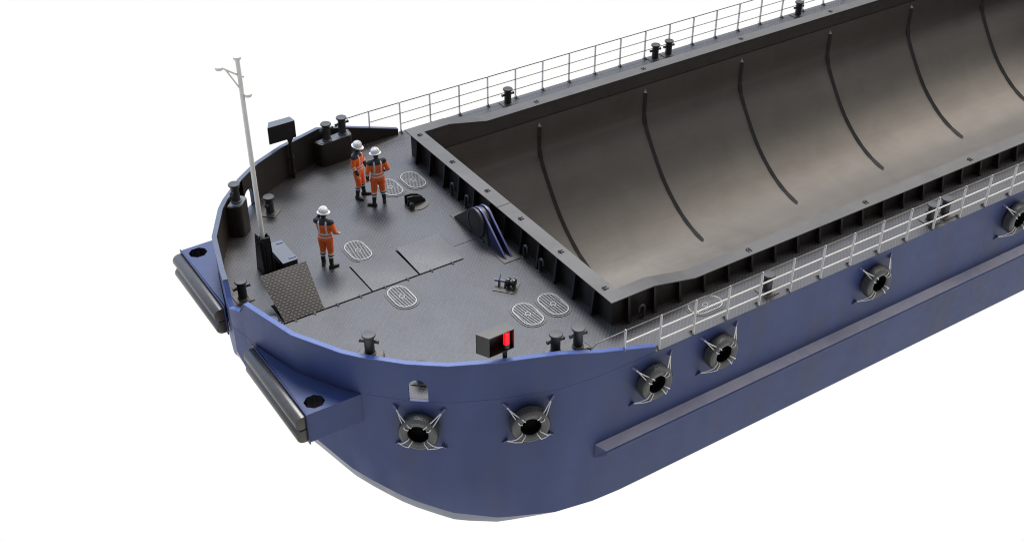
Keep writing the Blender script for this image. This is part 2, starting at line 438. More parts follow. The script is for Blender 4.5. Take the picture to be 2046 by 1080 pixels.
for i in (0, len(seen) - 1):
    p, q = outp[i], inn[i]; h = bul_h(seen[i].x, abs(seen[i].y), -1 if i == 0 else 1)
    bul.add([(p.x, p.y, -0.004), (q.x, q.y, -0.004), (q.x, q.y, h), (p.x, p.y, h)], [(0, 1, 2, 3)], 0)
bw = bul.build('bulwark', [M['hull'], M['black']], barge, smooth=25)
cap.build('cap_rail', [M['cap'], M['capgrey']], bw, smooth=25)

# deck sheet (cut out for the hold)
dk = MB()
bowpoly = [(p.x, p.y, 0) for p in inn if p.x < 0.02]
bowpoly = [(0.02, -6.78, 0)] + bowpoly + [(0.02, 6.78, 0)]
dk.add(bowpoly, [tuple(range(len(bowpoly)))])
for s in (-1, 1): dk.add([(0.02, s * 5.26, 0), (XE, s * 5.26, 0), (XE, s * 6.80, 0), (0.02, s * 6.80, 0)], [(0, 1, 2, 3)])
dk.add([(36.0, -5.26, 0), (XE, -5.26, 0), (XE, 5.26, 0), (36.0, 5.26, 0)], [(0, 1, 2, 3)])
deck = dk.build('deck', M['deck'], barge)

# coaming round the hold
def coam_h(x):
    if x < 1.25: return 0.85
    if x < 2.65: return 0.85 - 0.30 * (x - 1.25) / 1.4
    return 0.55
co = MB()
XH = 35.6
co.box((0.0, -5.30, -0.02), (0.05, 5.30, 0.82), 0)                       # front plate
for a, b_ in ((-5.0, -0.012), (0.012, 5.0)): co.box((-0.14, a, 0.82), (0.32, b_, 0.85), 1)
co.box((0.30, -4.99, -0.35), (0.318, 4.99, 0.819), 0)
co.box((-0.12, -0.03, 0.80), (0.30, 0.03, 0.818), 0)
xs = [-0.14, 1.25, 1.6, 2.0, 2.35, 2.65] + [2.65 + (XH - 2.65) * i / 12 for i in range(1, 13)]
for s in (-1, 1):
    for a, b_ in zip(xs[:-1], xs[1:]):
        ha, hb = coam_h(a), coam_h(b_)
        q = [(a, s * 5.0, ha), (b_, s * 5.0, hb), (b_, s * 5.44, hb), (a, s * 5.44, ha)]
        co.add(q + [(x, y, z - 0.03) for x, y, z in q], [(0, 1, 2, 3), (7, 6, 5, 4), (0, 1, 5, 4), (2, 3, 7, 6)] + ([(0, 3, 7, 4)] if a < 0 else []), 1)
        x0 = max(a, 0.05)
        co.add([(x0, s * 5.30, -0.02), (b_, s * 5.30, -0.02), (b_, s * 5.30, hb - 0.03), (x0, s * 5.30, ha - 0.03)], [(0, 1, 2, 3)], 0)
        x1 = max(a, 0.32)
        co.add([(x1, s * 5.03, -0.05), (b_, s * 5.03, -0.05), (b_, s * 5.03, hb - 0.03), (x1, s * 5.03, ha - 0.03)], [(0, 1, 2, 3)], 2)
co.box((XH, -5.44, -0.02), (XH + 0.4, 5.44, 0.55), 0)
coaming = co.build('coaming', [M['black'], M['coaming'], M['lip']], barge, smooth=25)

br = MB()                                   # stiffener: web plate with a face bar, tapering upwards; local +x points away from the wall
br.prism([(0, -0.011, 0), (0.20, -0.011, 0), (0.20, -0.011, 0.06), (0.115, -0.011, 0.78), (0, -0.011, 0.78)], (0, 0.022, 0))
br.prism([(0.20, -0.035, 0.005), (0.222, -0.035, 0.005), (0.137, -0.035, 0.80), (0.115, -0.035, 0.80)], (0, 0.07, 0))
br.cyl((0.06, -0.02, 0.10), (0.06, 0.02, 0.10), 0.03, n=10)
bracket = br.build('bracket', M['soot'], coaming)
def place(o, loc, rz, sz=1.0, first=[True]):
    c = o if first[0] else o.copy()
    if not first[0]: COL.objects.link(c); c.parent = coaming
    first[0] = False
    c.location = loc; c.rotation_euler = (0, 0, rz); c.scale = (1, 1, sz); return c
fr = [True]
for y in [s * (0.41 + 0.853 * i) for i in range(6) for s in (-1, 1)]: place(bracket, (-0.0, y, 0.0), PI, 1.025, fr)
for i in range(42):
    x = 0.43 + 0.8515 * i
    place(bracket, (x, -5.30, 0.0), -PI / 2, (coam_h(x) - 0.03) / 0.80, fr)

pe = MB()
for y in (-0.045, 0.045): pe.box((-0.075, y - 0.008, 0), (0.075, y + 0.008, 0.022))
pe.cyl((-0.03, -0.085, 0.02), (-0.03, 0.085, 0.02), 0.008, n=8)
pe.tube([(0.03, -0.035, 0.012), (-0.07, -0.035, 0.028), (-0.085, 0.0, 0.03), (-0.07, 0.035, 0.028), (0.03, 0.035, 0.012)], 0.008, 6)
pad = pe.build('pad_eye', M['soot'], coaming)
fr2 = [True]
for y in (-4.83, -2.83, -0.87, 0.91, 2.9, 4.88): place(pad, (0.11, y, 0.85), 0, 1, fr2)
for k in range(7):
    for s in (-1, 1): place(pad, (4.73 + 4.51 * k, s * 5.24, 0.55), s * PI / 2, 1, fr2)

# hold: trough
PROF = [(5.0, 0.02), (5.0, -1.05), (4.86, -1.52), (4.62, -1.92), (4.33, -2.33), (3.98, -2.80), (3.58, -3.25), (3.08, -3.68), (2.53, -4.05), (1.95, -4.31), (1.33, -4.47), (0.6, -4.53)]
def dense(prof, k):
    # Catmull-Rom through the profile
    P = [Vector(p) for p in prof]; out = []
    for i in range(len(P) - 1):
        p0, p1, p2, p3 = P[max(i - 1, 0)], P[i], P[i + 1], P[min(i + 2, len(P) - 1)]
        for j in range(k):
            t = j / k
            out.append(0.5 * ((2 * p1) + (p2 - p0) * t + (2 * p0 - 5 * p1 + 4 * p2 - p3) * t * t + (3 * p1 - p0 - 3 * p2 + p3) * t ** 3))
    return out + [P[-1]]
dp = dense(PROF, 3); sect = [(p.x, p.y) for p in dp] + [(-p.x, p.y) for p in reversed(dp)]
ho = MB()
xs = [0.34 + (XH - 0.34) * i / 40 for i in range(41)]
for i in range(40):
    for j in range(len(sect) - 1):
        (ya, za), (yb, zb) = sect[j], sect[j + 1]
        ho.add([(xs[i], ya, za), (xs[i + 1], ya, za), (xs[i + 1], yb, zb), (xs[i], yb, zb)], [(0, 1, 2, 3)])
for x in (xs[0], xs[-1]): ho.add([(x, y, z) for y, z in sect], [tuple(range(len(sect)))])
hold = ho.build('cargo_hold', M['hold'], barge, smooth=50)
fr3 = True
RP = [p for p in PROF[1:-1]]; RP = [(5.0, -0.26)] + RP
rb = MB()
W_ = 0.055; D_ = 0.08
rows = []
for i, (y, z) in enumerate(RP):
    a = Vector(RP[max(i - 1, 0)]); c = Vector(RP[min(i + 1, len(RP) - 1)]); t = (c - a).normalized(); nrm = Vector((-t.y, t.x))
    if nrm.dot(Vector((-y, -1.5 - z))) < 0: nrm = -nrm
    rows.append([(-W_, y, z), (W_ * 0.9, y + nrm.x * D_, z + nrm.y * D_), (W_ * 1.0, y, z)])
for a, b_ in zip(rows[:-1], rows[1:]):
    rb.add([a[0], a[1], b_[1], b_[0]], [(0, 1, 2, 3)], 0); rb.add([a[1], a[2], b_[2], b_[1]], [(0, 1, 2, 3)], 0)
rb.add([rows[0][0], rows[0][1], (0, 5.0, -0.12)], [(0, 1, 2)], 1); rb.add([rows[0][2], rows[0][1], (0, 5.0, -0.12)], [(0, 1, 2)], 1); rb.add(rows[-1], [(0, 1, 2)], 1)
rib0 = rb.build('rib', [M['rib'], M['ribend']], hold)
for k in range(7):
    r = rib0 if k == 0 else rib0.copy()
    if k: COL.objects.link(r); r.parent = hold
    r.location = (4.70 + 4.49 * k, 0, 0)

# rubbing rail along both sides
rr = MB()
for s in (-1, 1):
    x0 = -1.52
    sec = [(-6.80, -2.26), (-7.10, -2.34), (-7.13, -2.37), (-7.13, -2.47), (-6.80, -2.72)]
    n = len(sec); A = [(x0 + (0 if abs(y) < 6.9 else 0.16), y * -s, z) for y, z in sec]; B = [(XE - 0.5, y * -s, z) for y, z in sec]
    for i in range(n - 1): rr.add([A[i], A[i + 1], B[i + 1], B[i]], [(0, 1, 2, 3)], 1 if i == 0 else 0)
    rr.add(A, [tuple(range(n))], 0); rr.add(B, [tuple(range(n))], 0)
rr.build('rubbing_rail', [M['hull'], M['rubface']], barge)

# push knees at the bow
for s in (-1, 1):
    kn = MB()
    ring = []
    hx, hy, hr = -7.76, 3.78, 0.26
    outer = [(-8.09, 0.95), (-8.12, 4.14), (-6.68, 4.16)]
    inner = [(-6.98, 3.76), (-7.66, 2.50)]
    poly = outer + inner
    octo = [(hx + hr * math.cos(PI / 8 + i * PI / 4), hy + hr * 0.95 * math.sin(PI / 8 + i * PI / 4)) for i in range(8)]
    zt, zl = -0.02, -0.90
    bm_top = []
    # top face with the octagonal hole: fan quads between the outline and the hole
    import itertools
    allp = []
    def top_faces(z):
        bm = bmesh.new()
        vo = [bm.verts.new((x, y * s, z)) for x, y in poly]; vi = [bm.verts.new((x, y * s, z)) for x, y in octo]
        es = [bm.edges.new((vo[i], vo[(i + 1) % len(vo)])) for i in range(len(vo))] + [bm.edges.new((vi[i], vi[(i + 1) % 8])) for i in range(8)]
        bmesh.ops.triangle_fill(bm, use_beauty=True, use_dissolve=False, edges=es)
        bm.verts.index_update()
        vs = [v.co.copy() for v in bm.verts]; fs = [[v.index for v in f.verts] for f in bm.faces]; bm.free(); return vs, fs
    vs, fs = top_faces(zt); kn.add(vs, fs, 0)
    vs, fs = top_faces(zl); kn.add(vs, fs, 0)
    for a, b_ in zip(poly, poly[1:] + poly[:1]):
        kn.add([(a[0], a[1] * s, zl), (b_[0], b_[1] * s, zl), (b_[0], b_[1] * s, zt), (a[0], a[1] * s, zt)], [(0, 1, 2, 3)], 0)
    for a, b_ in zip(octo, octo[1:] + octo[:1]):
        kn.add([(a[0], a[1] * s, zl), (b_[0], b_[1] * s, zl), (b_[0], b_[1] * s, zt), (a[0], a[1] * s, zt)], [(0, 1, 2, 3)], 1)
    k = kn.build('push_knee', [M['hull'], M['black']], barge, bevel=0.012)
    bp = MB(); bp.box((-8.15, 0.92 if s > 0 else -4.17, -0.93), (-8.122, 4.17 if s > 0 else -0.92, -0.0)); bp.build('backing_plate', M['hull'], k, bevel=0.006)
    for zc in (-0.27, -0.68):
        fb = MB(); prof = []
        r = 0.19
        prof = [(-8.152, zc - r), (-8.24, zc - r)] + [(-8.24 - r * math.cos(t), zc + r * math.sin(t)) for t in [-PI/2 + PI * i / 10 for i in range(1, 10)]] + [(-8.24, zc + r), (-8.152, zc + r)]
        y0, y1 = (0.98, 4.10) if s > 0 else (-4.10, -0.98)
        fb.prism([(x, y0, z) for x, z in prof], (0, y1 - y0, 0))
        fb.build('fender_bar', M['bumper'], k, smooth=35, bevel=0.02)

# bollard pedestals (tubs with rounded inboard corners, welded against the bulwark)
def tub(poly, h, s):
    rad = 0.16; n = len(poly); out = []
    for i, p in enumerate(poly):
        p = Vector(p[:2] + (0,)); keep = len(poly[i]) == 2
        a = Vector(poly[i - 1][:2] + (0,)); c = Vector(poly[(i + 1) % n][:2] + (0,))
        if keep: out.append(p); continue
        A_ = p + (a - p).normalized() * rad; C_ = p + (c - p).normalized() * rad
        for k in range(7):
            t = k / 6; out.append(A_ * (1 - t) ** 2 + p * 2 * t * (1 - t) + C_ * t * t)
    cen = sum(out, Vector()) / len(out)
    mb = MB(); mb.prism([(p.x, p.y * s, 0.002) for p in out], (0, 0, h - 0.002))
    o = mb.build('bollard_pedestal', M['black'], barge, smooth=40, bevel=0.025)
    tp = MB(); q = [cen + (p - cen) * 0.90 for p in out]
    tp.prism([(p.x, p.y * s, h + 0.001) for p in q], (0, 0, 0.012)); tp.build('pedestal_top', M['slate'] if s > 0 else M['greysteel'], o, smooth=40)
TB = 0.80
TANG = math.atan2(0.67, 0.74)
_t, _n, _c = Vector((0.69, 0.72)), Vector((-0.72, 0.69)), Vector((-6.33, 4.10))
sm_ = [tuple(_c + _t * a + _n * b__) for a, b__ in ((-0.36, 0.17), (-0.30, -0.24), (0.30, -0.24), (0.36, 0.17))]
for s in (-1, 1):
    tub([(-2.86, 6.38), (-2.72, 6.04, 1), (-1.60, 6.15, 1), (-1.56, 6.58)], TB, s)
    tub([sm_[0], sm_[1] + (1,), sm_[2] + (1,), sm_[3]], 1.02, s)

# ------------------------------------------------------------------ bollards
def make_bollard(label, plate=True):
    t = thing('mooring_bollard', label, 'bollard', group='mooring bollards on the deck')
    b0 = MB(); b0.lathe([(0.122, 0.02), (0.120, 0.49), (0.155, 0.525), (0.168, 0.54), (0.168, 0.572), (0.158, 0.584), (0.0, 0.588)], n=24)
    b0.build('post', M['iron'], t, smooth=35)
    c = MB(); c.cyl((-0.23, 0, 0.37), (0.23, 0, 0.37), 0.043, n=12)
    for sx in (-1, 1): c.cyl((sx * 0.205, 0, 0.37), (sx * 0.237, 0, 0.37), 0.049, n=12)
    c.build('cross_bar', M['iron'], t, smooth=35)
    rg = MB(); rg.lathe([(0.12, 0.012), (0.150, 0.013), (0.150, 0.03), (0.123, 0.055)], n=24); rg.build('base_ring', M['greysteel'], t, smooth=35)
    if plate:
        p = MB(); p.box((-0.235, -0.235, 0.004), (0.235, 0.235, 0.024)); p.build('base_plate', M['greysteel'], t, bevel=0.004)
    return t
A = make_bollard('black bollard on a square plate just behind the stem notch, farther from the viewer', True)
A.location = (-7.56, 1.01, 0)
G = 'mooring bollards on the deck'
dup(A, 'bollard behind the near bow bulwark beside the raised deck lid, only its cap showing', (-7.56, -1.01, 0), 0, G)
dup(A, 'bollard on a deck plate right of the white mast, near the arched port', (-5.21, 4.52, 0), TANG, G)
dup(A, 'bollard hidden behind the near bulwark, its plate seen through the arched freeing port', (-5.21, -4.52, 0), -TANG, G).scale = (1, 1, 0.88)
P = make_bollard('bollard on the small round pedestal left of the white mast', False); P.location = (-6.33, 4.08, 1.03); P.rotation_euler.z = TANG
dup(P, 'bollard rising behind the near bulwark left of the red lamp box', (-6.33, -4.08, 1.03), -TANG, G)
dup(P, 'left bollard of the pair on the far wide pedestal behind the standing workers', (-2.44, 6.25, TB + 0.01), 0.12, G)
dup(P, 'right bollard of the pair on the far wide pedestal behind the standing workers', (-1.85, 6.36, TB + 0.01), 0.12, G)
dup(P, 'left bollard of the pair just right of the red lamp box', (-2.44, -6.25, TB + 0.01), -0.12, G)
dup(P, 'right bollard of the pair just right of the red lamp box', (-1.85, -6.36, TB + 0.01), -0.12, G)
dup(A, 'lone bollard on the far side deck, first one beyond the coaming ramp', (4.42, 6.50, 0), 0, G)
dup(A, 'lone bollard on the near side deck behind the white railing, past the oval grate', (4.39, -6.42, 0), 0, G)
dup(A, 'left bollard of the pair on the far side deck', (10.80, 6.50, 0), 0, G)
dup(A, 'right bollard of the pair on the far side deck', (11.42, 6.50, 0), 0, G)
dup(A, 'left bollard of the pair behind the near white railing', (10.78, -6.42, 0), 0, G)
dup(A, 'right bollard of the pair behind the near white railing', (11.38, -6.42, 0), 0, G)
dup(A, 'lone bollard at the top edge, farthest along the far side deck', (17.88, 6.50, 0), 0, G)
dup(A, 'lone bollard behind the near railing beyond the right edge', (17.88, -6.42, 0), 0, G).name = 'mooring_bollard'

# ------------------------------------------------------------------ railings
def railing(s, label):
    t = thing('deck_railing', label, 'railing', (-0.71, s * 6.76, 0))
    n = 34
    pm = MB(); pm.box((-0.011, -0.036, 0), (0.011, 0.036, 1.06)); pm.cyl((-0.011, 0, 1.06), (0.011, 0, 1.06), 0.036, n=12)
    for i in range(n):
        if i == 0: post = pm.build('post', M['white'], t, bevel=0.003); p = post
        else: p = post.copy(); COL.objects.link(p); p.parent = t
        if i == 0: p.location = (0, -s * 0.0, 0.46); p.scale = (1, 1, 0.59)
        else: p.location = (1.122 * i, 0, 0.0); p.scale = (1, 1, 1)
    fm = MB(); fm.prism([(-0.012, 0.037, 0.002), (-0.012, 0.16, 0.002), (-0.012, 0.037, 0.10)], (0.024, 0, 0)); fm.box((-0.05, -0.045, 0.002), (0.05, 0.13, 0.012))
    foot = None
    for i in range(1, n):
        if foot is None: foot = fm.build('foot_gusset', M['greysteel'], t); p = foot
        else: p = foot.copy(); COL.objects.link(p); p.parent = t
        p.location = (1.122 * i, 0, 0); p.rotation_euler = (0, 0, 0 if s < 0 else PI)
    L = 1.122 * (n - 1)
    tr = MB(); tr.tube([(-1.08, s * 0.02, 0.93), (-0.87, s * 0.0, 1.055), (0, 0, 1.075), (L, 0, 1.075)], 0.017, 8); tr.build('handrail', M['railtop'], t, smooth=60)
    for z, x0 in ((0.69, 0.0), (0.31, 1.122)):
        mr = MB(); mr.cyl((x0, 0, z), (L, 0, z), 0.021, n=10); mr.build('middle_rail', M['white'], t, smooth=60)
    return t
railing(-1, 'cream three-bar railing along the near side deck above the tyre fenders')
railing(1, 'thin three-bar railing along the far side deck against the white background')

# ------------------------------------------------------------------ oval drain grates
def make_grate(label):
    t = thing('drain_grate', label, 'drain grate', group='oval drain grates in the deck')
    Lh, Wh = 0.21, 0.29                      # half straight length (y), radius
    def oval(r, n=12, L_=Lh): 
        return [(r * math.cos(a), L_ + r * math.sin(a)) for a in [PI * i / n for i in range(n + 1)]] + [(r * math.cos(a), -L_ + r * math.sin(a)) for a in [PI + PI * i / n for i in range(n + 1)]]
    def ring(mb, ra, rb_, z0, z1):
        a, b_ = oval(ra), oval(rb_); n = len(a)
        for i in range(n):
            j = (i + 1) % n
            mb.add([(*a[i], z1), (*a[j], z1), (*b_[j], z1), (*b_[i], z1)], [(0, 1, 2, 3)])
            mb.add([(*a[i], z0), (*a[j], z0), (*a[j], z1), (*a[i], z1)], [(0, 1, 2, 3)])
            mb.add([(*b_[i], z0), (*b_[j], z0), (*b_[j], z1), (*b_[i], z1)], [(0, 1, 2, 3)])
    w = MB(); w.add([(*p, 0.006) for p in oval(0.30)], [tuple(range(26))]); w.build('drain_shade_sheet', M['void'], t)  # black sheet on the deck, painted shade for the drain's depth
    r0 = MB(); ring(r0, 0.375, 0.325, 0.002, 0.014); r0.build('outer_rim', M['rim'], t, smooth=40)
    g = MB(); ring(g, 0.305, 0.272, 0.006, 0.028)
    y = -Lh - Wh + 0.05
    k = 0
    for k in range(17):
        yy = -0.44 + 0.88 * k / 16
        e = max(0.0, abs(yy) - Lh); hw = math.sqrt(max(0.0, 0.28 ** 2 - e * e))
        segs = [(-hw, hw)] if abs(yy) > 0.085 else [(-hw, -0.075), (0.075, hw)]
        for a, b_ in segs:
            if b_ - a > 0.02: g.box((a, yy - 0.010, 0.008), (b_, yy + 0.010, 0.024))
    g.lathe([(0.062, 0.008), (0.085, 0.008), (0.085, 0.030), (0.062, 0.030)], n=18, closed=True)
    g.build('bars', M['grate'], t)
    h = MB(); h.lathe([(0.06, 0.008), (0.06, 0.02), (0.0, 0.022)], n=18); h.build('centre_boss', M['rim'], t)
    return t
g0 = make_grate('oval deck grate between the phoning worker and the hatch lids'); g0.location = (-3.95, 1.34, 0)
GG = 'oval drain grates in the deck'
dup(g0, 'oval deck grate in front of the row of hatch hinges', (-3.97, -1.26, 0), 0, GG)
dup(g0, 'left grate of the near pair, closer to the red lamp box', (-1.57, -3.75, 0), 0, GG)
dup(g0, 'right grate of the near pair, closer to the coaming wall', (-0.765, -3.75, 0), 0, GG)
dup(g0, 'left grate of the far pair, partly behind the worker in white helmet', (-1.56, 3.86, 0), 0, GG)
dup(g0, 'right grate of the far pair, closer to the coaming wall', (-0.76, 3.86, 0), 0, GG)
dup(g0, 'oval grate on the narrow side deck behind the near railing', (2.60, -5.98, 0), PI / 2, GG)

# ------------------------------------------------------------------ gooseneck vents
def make_vent(label):
    t = thing('gooseneck_vent', label, 'air vent', group='gooseneck vents beside the coaming')
    v = MB(); pts = [(0, 0, 0.0), (0, 0, 0.34)] + [(0.09 - 0.09 * math.cos(a), 0, 0.34 + 0.09 * math.sin(a)) for a in [PI * i / 8 for i in range(1, 9)]] + [(0.18, 0, 0.27)]
    v.tube(pts, 0.042, 10); v.build('pipe', M['iron'], t, smooth=50)
    f = MB(); f.lathe([(0.04, 0.004), (0.075, 0.004), (0.075, 0.02), (0.045, 0.025)], n=16); f.build('flange', M['greysteel'], t, smooth=40)
    return t
v0 = make_vent('gooseneck vent right behind the blue-strapped drum guard, left of its pair'); v0.location = (-0.19, -1.48, 0); v0.rotation_euler.z = -PI / 2
GV = 'gooseneck vents beside the coaming'
dup(v0, 'gooseneck vent at the front coaming between the drum guard and the shaft roller', (-0.19, -2.27, 0), -PI / 2, GV)
dup(v0, 'gooseneck vent at the coaming, farther one beyond the drum guard', (-0.19, 2.50, 0), -PI / 2, GV)
dup(v0, 'gooseneck vent at the coaming, nearest the drum guard on its far side', (-0.19, 1.66, 0), -PI / 2, GV)
dup(v0, 'gooseneck vent on the near side deck beside the coaming corner', (0.90, -5.50, 0), PI, GV)

# ------------------------------------------------------------------ hatch lids
lidcol = 'steel hatch lids let into the fore deck'
def lid(x0, x1, L, ang, label, mat, group=True, thick=0.012):
    t = thing('deck_hatch_lid', label, 'hatch lid', ((x0 + x1) / 2, -0.61, 0.008), 0, lidcol if group else None)
    w = (x1 - x0) / 2 - 0.012
    R = Matrix.Rotation(ang, 4, 'X')
    mb = MB(); nx, ny = 6, 8
    def P_(u, v, z):
        bow = 0.02 * math.sin(PI * v) * (1 - u * u) * (1 if group else 0)
        return R @ Vector((u * w * (1 + (0.20 * v if ang > 0.3 else 0)), v * L, z + bow))
    for i in range(nx):
        for j in range(ny):
            u0, u1 = -1 + 2 * i / nx, -1 + 2 * (i + 1) / nx; a, b_ = j / ny, (j + 1) / ny
            mb.add([P_(u0, a, thick), P_(u1, a, thick), P_(u1, b_, thick), P_(u0, b_, thick)], [(0, 1, 2, 3)])
            mb.add([P_(u0, a, 0), P_(u1, a, 0), P_(u1, b_, 0), P_(u0, b_, 0)], [(3, 2, 1, 0)])
    for i in range(nx):
        u0, u1 = -1 + 2 * i / nx, -1 + 2 * (i + 1) / nx
        for v in (0, 1): mb.add([P_(u0, v, 0), P_(u1, v, 0), P_(u1, v, thick), P_(u0, v, thick)], [(0, 1, 2, 3)])
    for j in range(ny):
        a, b_ = j / ny, (j + 1) / ny
        for u in (-1, 1): mb.add([P_(u, a, 0), P_(u, b_, 0), P_(u, b_, thick), P_(u, a, thick)], [(0, 1, 2, 3)])
    mb.build('plate', mat, t, smooth=30)
    for hx in (-0.5, 0.5):
        h = MB(); h.cyl((hx * w * 0.98 - 0.06, -0.012, 0.012), (hx * w * 0.98 + 0.06, -0.012, 0.012), 0.014, n=8)
        h.box((hx * w * 0.98 - 0.02, -0.09, 0.0), (hx * w * 0.98 + 0.02, 0.07, 0.016)); h.build('hinge', M['soot'], t)
    return t
lid(-7.09, -5.95, 1.43, math.radians(35), 'brown studded deck lid propped open in front of the mast', M['lidraised'], True, 0.02)
lid(-5.94, -4.53, 1.38, math.radians(0.3), 'closed deck lid beside the propped one, below the phoning worker', M['lid'])
lid(-4.51, -3.08, 1.38, math.radians(0.9), 'middle closed deck lid, left of the lid with the lifted edge', M['lid'])
lid(-3.05, -1.67, 1.38, math.radians(2.6), 'deck lid with its edge lifted over a black gap, nearest the drum guard', M['lid'])
# dark seams (gaps) in the deck under the lids, shade painted as black sheets
gp = MB(); gp.box((-7.12, -0.64, 0.002), (-1.66, -0.605, 0.006)); gp.box((-3.085, -0.6, 0.002), (-3.02, 0.77, 0.006)); gp.box((-4.54, -0.6, 0.002), (-4.50, 0.77, 0.006))
gp.box((-7.08, -0.6, 0.002), (-5.96, 0.3, 0.0055))
gp.build('hatch_gap_shade', M['void'], barge)
sm = MB(); sm.box((-1.55, 0.05, 0.002), (-0.90, 0.062, 0.005)); sm.build('deck_seam', M['void'], barge)

# ------------------------------------------------------------------ mast, tabernacle and locker
mt = thing('signal_mast', 'slender white mast with three round lamp heads in a black bracket', 'mast', (-6.50, 1.85, 0))
mm = MB(); mm.cyl((0, 0, 0.35), (0, 0, 6.38), 0.072, 0.055, n=20); mm.build('pole', M['mast'], mt, smooth=50)
def head(c):
    h = MB(); h.lathe([(0.03, -0.055), (0.085, -0.05), (0.10, -0.03), (0.10, 0.028), (0.092, 0.035), (0.0, 0.037)], c, n=20); h.build('lamp_head', M['mast'], mt, smooth=35)
head((0, 0, 6.42)); head((-0.50, -0.02, 6.28)); head((0.13, -0.06, 5.40))
am = MB(); am.cyl((-0.42, -0.01, 6.25), (0.0, 0, 5.93), 0.026, n=8); am.cyl((-0.34, -0.01, 6.19), (0.0, 0, 5.52), 0.020, n=8)
am.cyl((0.0, 0.0, 5.93), (0.10, -0.02, 5.88), 0.026, n=8); am.cyl((0, 0, 5.37), (0.13, -0.06, 5.37), 0.022, n=8)
am.build('lamp_arm', M['mast'], mt, smooth=50)
tb = MB()
def cheek(x, t, prof): tb.prism([(x, y, z) for y, z in prof], (t, 0, 0))
pr = [(-0.26, 0.0), (0.30, 0.0), (0.16, 0.9), (0.10, 1.24), (-0.06, 1.27), (-0.13, 1.20), (-0.18, 0.9)]
cheek(-0.17, 0.03, pr)
pr2 = [(-0.26, 0.0), (0.34, 0.0), (0.24, 0.55), (0.16, 0.95), (0.08, 1.14), (-0.02, 1.22), (-0.12, 1.18), (-0.17, 1.0), (-0.20, 0.6)]
cheek(0.13, 0.03, pr2)
tb.box((-0.135, -0.17, 0.0), (0.125, -0.145, 1.16)); tb.box((-0.14, 0.09, 0.0), (0.13, 0.11, 1.12)); tb.cyl((-0.19, 0, 0.98), (0.18, 0, 0.98), 0.03, n=10)
tb.box((-0.10, -0.215, 0.0), (-0.07, -0.20, 1.10)); tb.box((-0.02, -0.215, 0.0), (0.0, -0.2, 0.9))
tb.prism([(0.16, -0.1, 0.0), (0.42, -0.1, 0.0), (0.36, -0.1, 0.12), (0.16, -0.1, 0.55)], (0, 0.02, 0))
tb.build('mast_bracket', M['soot'], mt, bevel=0.004)
lk = thing('deck_locker', 'low slate-grey locker box at the foot of the mast', 'locker', (-5.95, 2.0, 0))
b_ = MB(); b_.box((-0.20, -0.54, 0.003), (0.22, 0.54, 0.33)); b_.build('body', M['soot'], lk, bevel=0.008)
b_ = MB(); b_.box((-0.22, -0.56, 0.332), (0.24, 0.56, 0.352)); b_.build('lid', M['slate'], lk, bevel=0.005)
for yy in (-0.42, 0.42):
    b_ = MB(); b_.box((0.02, yy - 0.025, 0.354), (0.22, yy + 0.025, 0.372)); b_.build('hinge', M['bluesteel'], lk, bevel=0.004)

# ------------------------------------------------------------------ side-light screens
def sidelight(s, label, lamp):
    t = thing('side_light_screen', label, 'navigation light', (-3.75, s * 6.03, 0))
    yy = lambda v: s * v - s * 6.03
    xx = lambda v: v + 3.75
    plan = [(-4.46, 5.89), (-4.29, 6.21), (-3.60, 6.20), (-3.58, 5.90)]     # inboard-fore, outboard-fore, outboard-aft, inboard-aft
    p = [(xx(x), yy(y)) for x, y in plan]
    z0, z1, th = 1.43, 1.985, 0.015
    bx = MB()
    bx.prism([(x, y, z1 - th) for x, y in p], (0, 0, th), 0); bx.prism([(x, y, z0) for x, y in p], (0, 0, th), 0)
    def wall(a, b__):
        a, b__ = Vector(a), Vector(b__); d = (b__ - a).normalized(); n = Vector((-d.y, d.x)); c = Vector((xx(-3.9), yy(6.04)))
        if n.dot(c - a) < 0: n = -n
        q = [a, b__, b__ + n * th, a + n * th]
        bx.prism([(v.x, v.y, z0 + th) for v in q], (0, 0, z1 - z0 - 2 * th), 0)
    wall(p[0], p[1]) ; wall(p[0], p[3]); wall(p[2], p[3])
    bx.build('screen_box', [M['soot'], M['slate']], t)
    tpz = MB(); tpz.prism([(x, y, z1 + 0.002) for x, y in p], (0, 0, 0.006)); tpz.build('roof_plate', M['greysteel'] if s < 0 else M['slate'], t)
    lp = MB(); c = (xx(-3.75), yy(6.10)); r = 0.075
    prof = [(r, 1.56)]
    for k in range(9): prof += [(r, 1.57 + k * 0.034), (r - 0.008, 1.578 + k * 0.034), (r, 1.586 + k * 0.034)]
    lp.lathe([(0.0, 1.555)] + prof + [(r * 0.9, 1.90), (0, 1.91)], (c[0], c[1], 0), n=20); lp.build('lamp', M[lamp], t, smooth=60)
    lb = MB(); lb.lathe([(0.085, 1.448), (0.085, 1.55), (0.06, 1.553)], (c[0], c[1], 0), n=18); lb.lathe([(0.06, 1.912), (0.07, 1.93), (0.05, 1.96)], (c[0], c[1], 0), n=18); lb.build('lamp_base', M['iron'], t, smooth=40)
    po = MB(); po.cyl((0, 0, 0.0), (0, 0, z0 - 0.002), 0.058, n=16); po.lathe([(0.058, z0 - 0.16), (0.12, z0 - 0.03), (0.12, z0 - 0.004)], n=16); po.build('post', M['soot'], t, smooth=40)
    for z in (0.16, 0.72):
        k = MB(); k.lathe([(0.06, z - 0.025), (0.085, z - 0.025), (0.085, z + 0.025), (0.06, z + 0.025)], n=16, closed=True)
        n_ = Vector((-0.32, s * 0.95, 0)).normalized()
        for sd in (-1, 1):
            tv = Vector((n_.y, -n_.x, 0)) * sd
            k.tube([Vector((0, 0, z)) + tv * 0.08, Vector((0, 0, z)) + tv * 0.16 + n_ * 0.12], 0.018, 8)
        k.build('clamp', M['soot'], t, smooth=40)
    return t
sidelight(-1, 'open dark box on a post holding a glowing red ribbed lamp', 'redlamp')
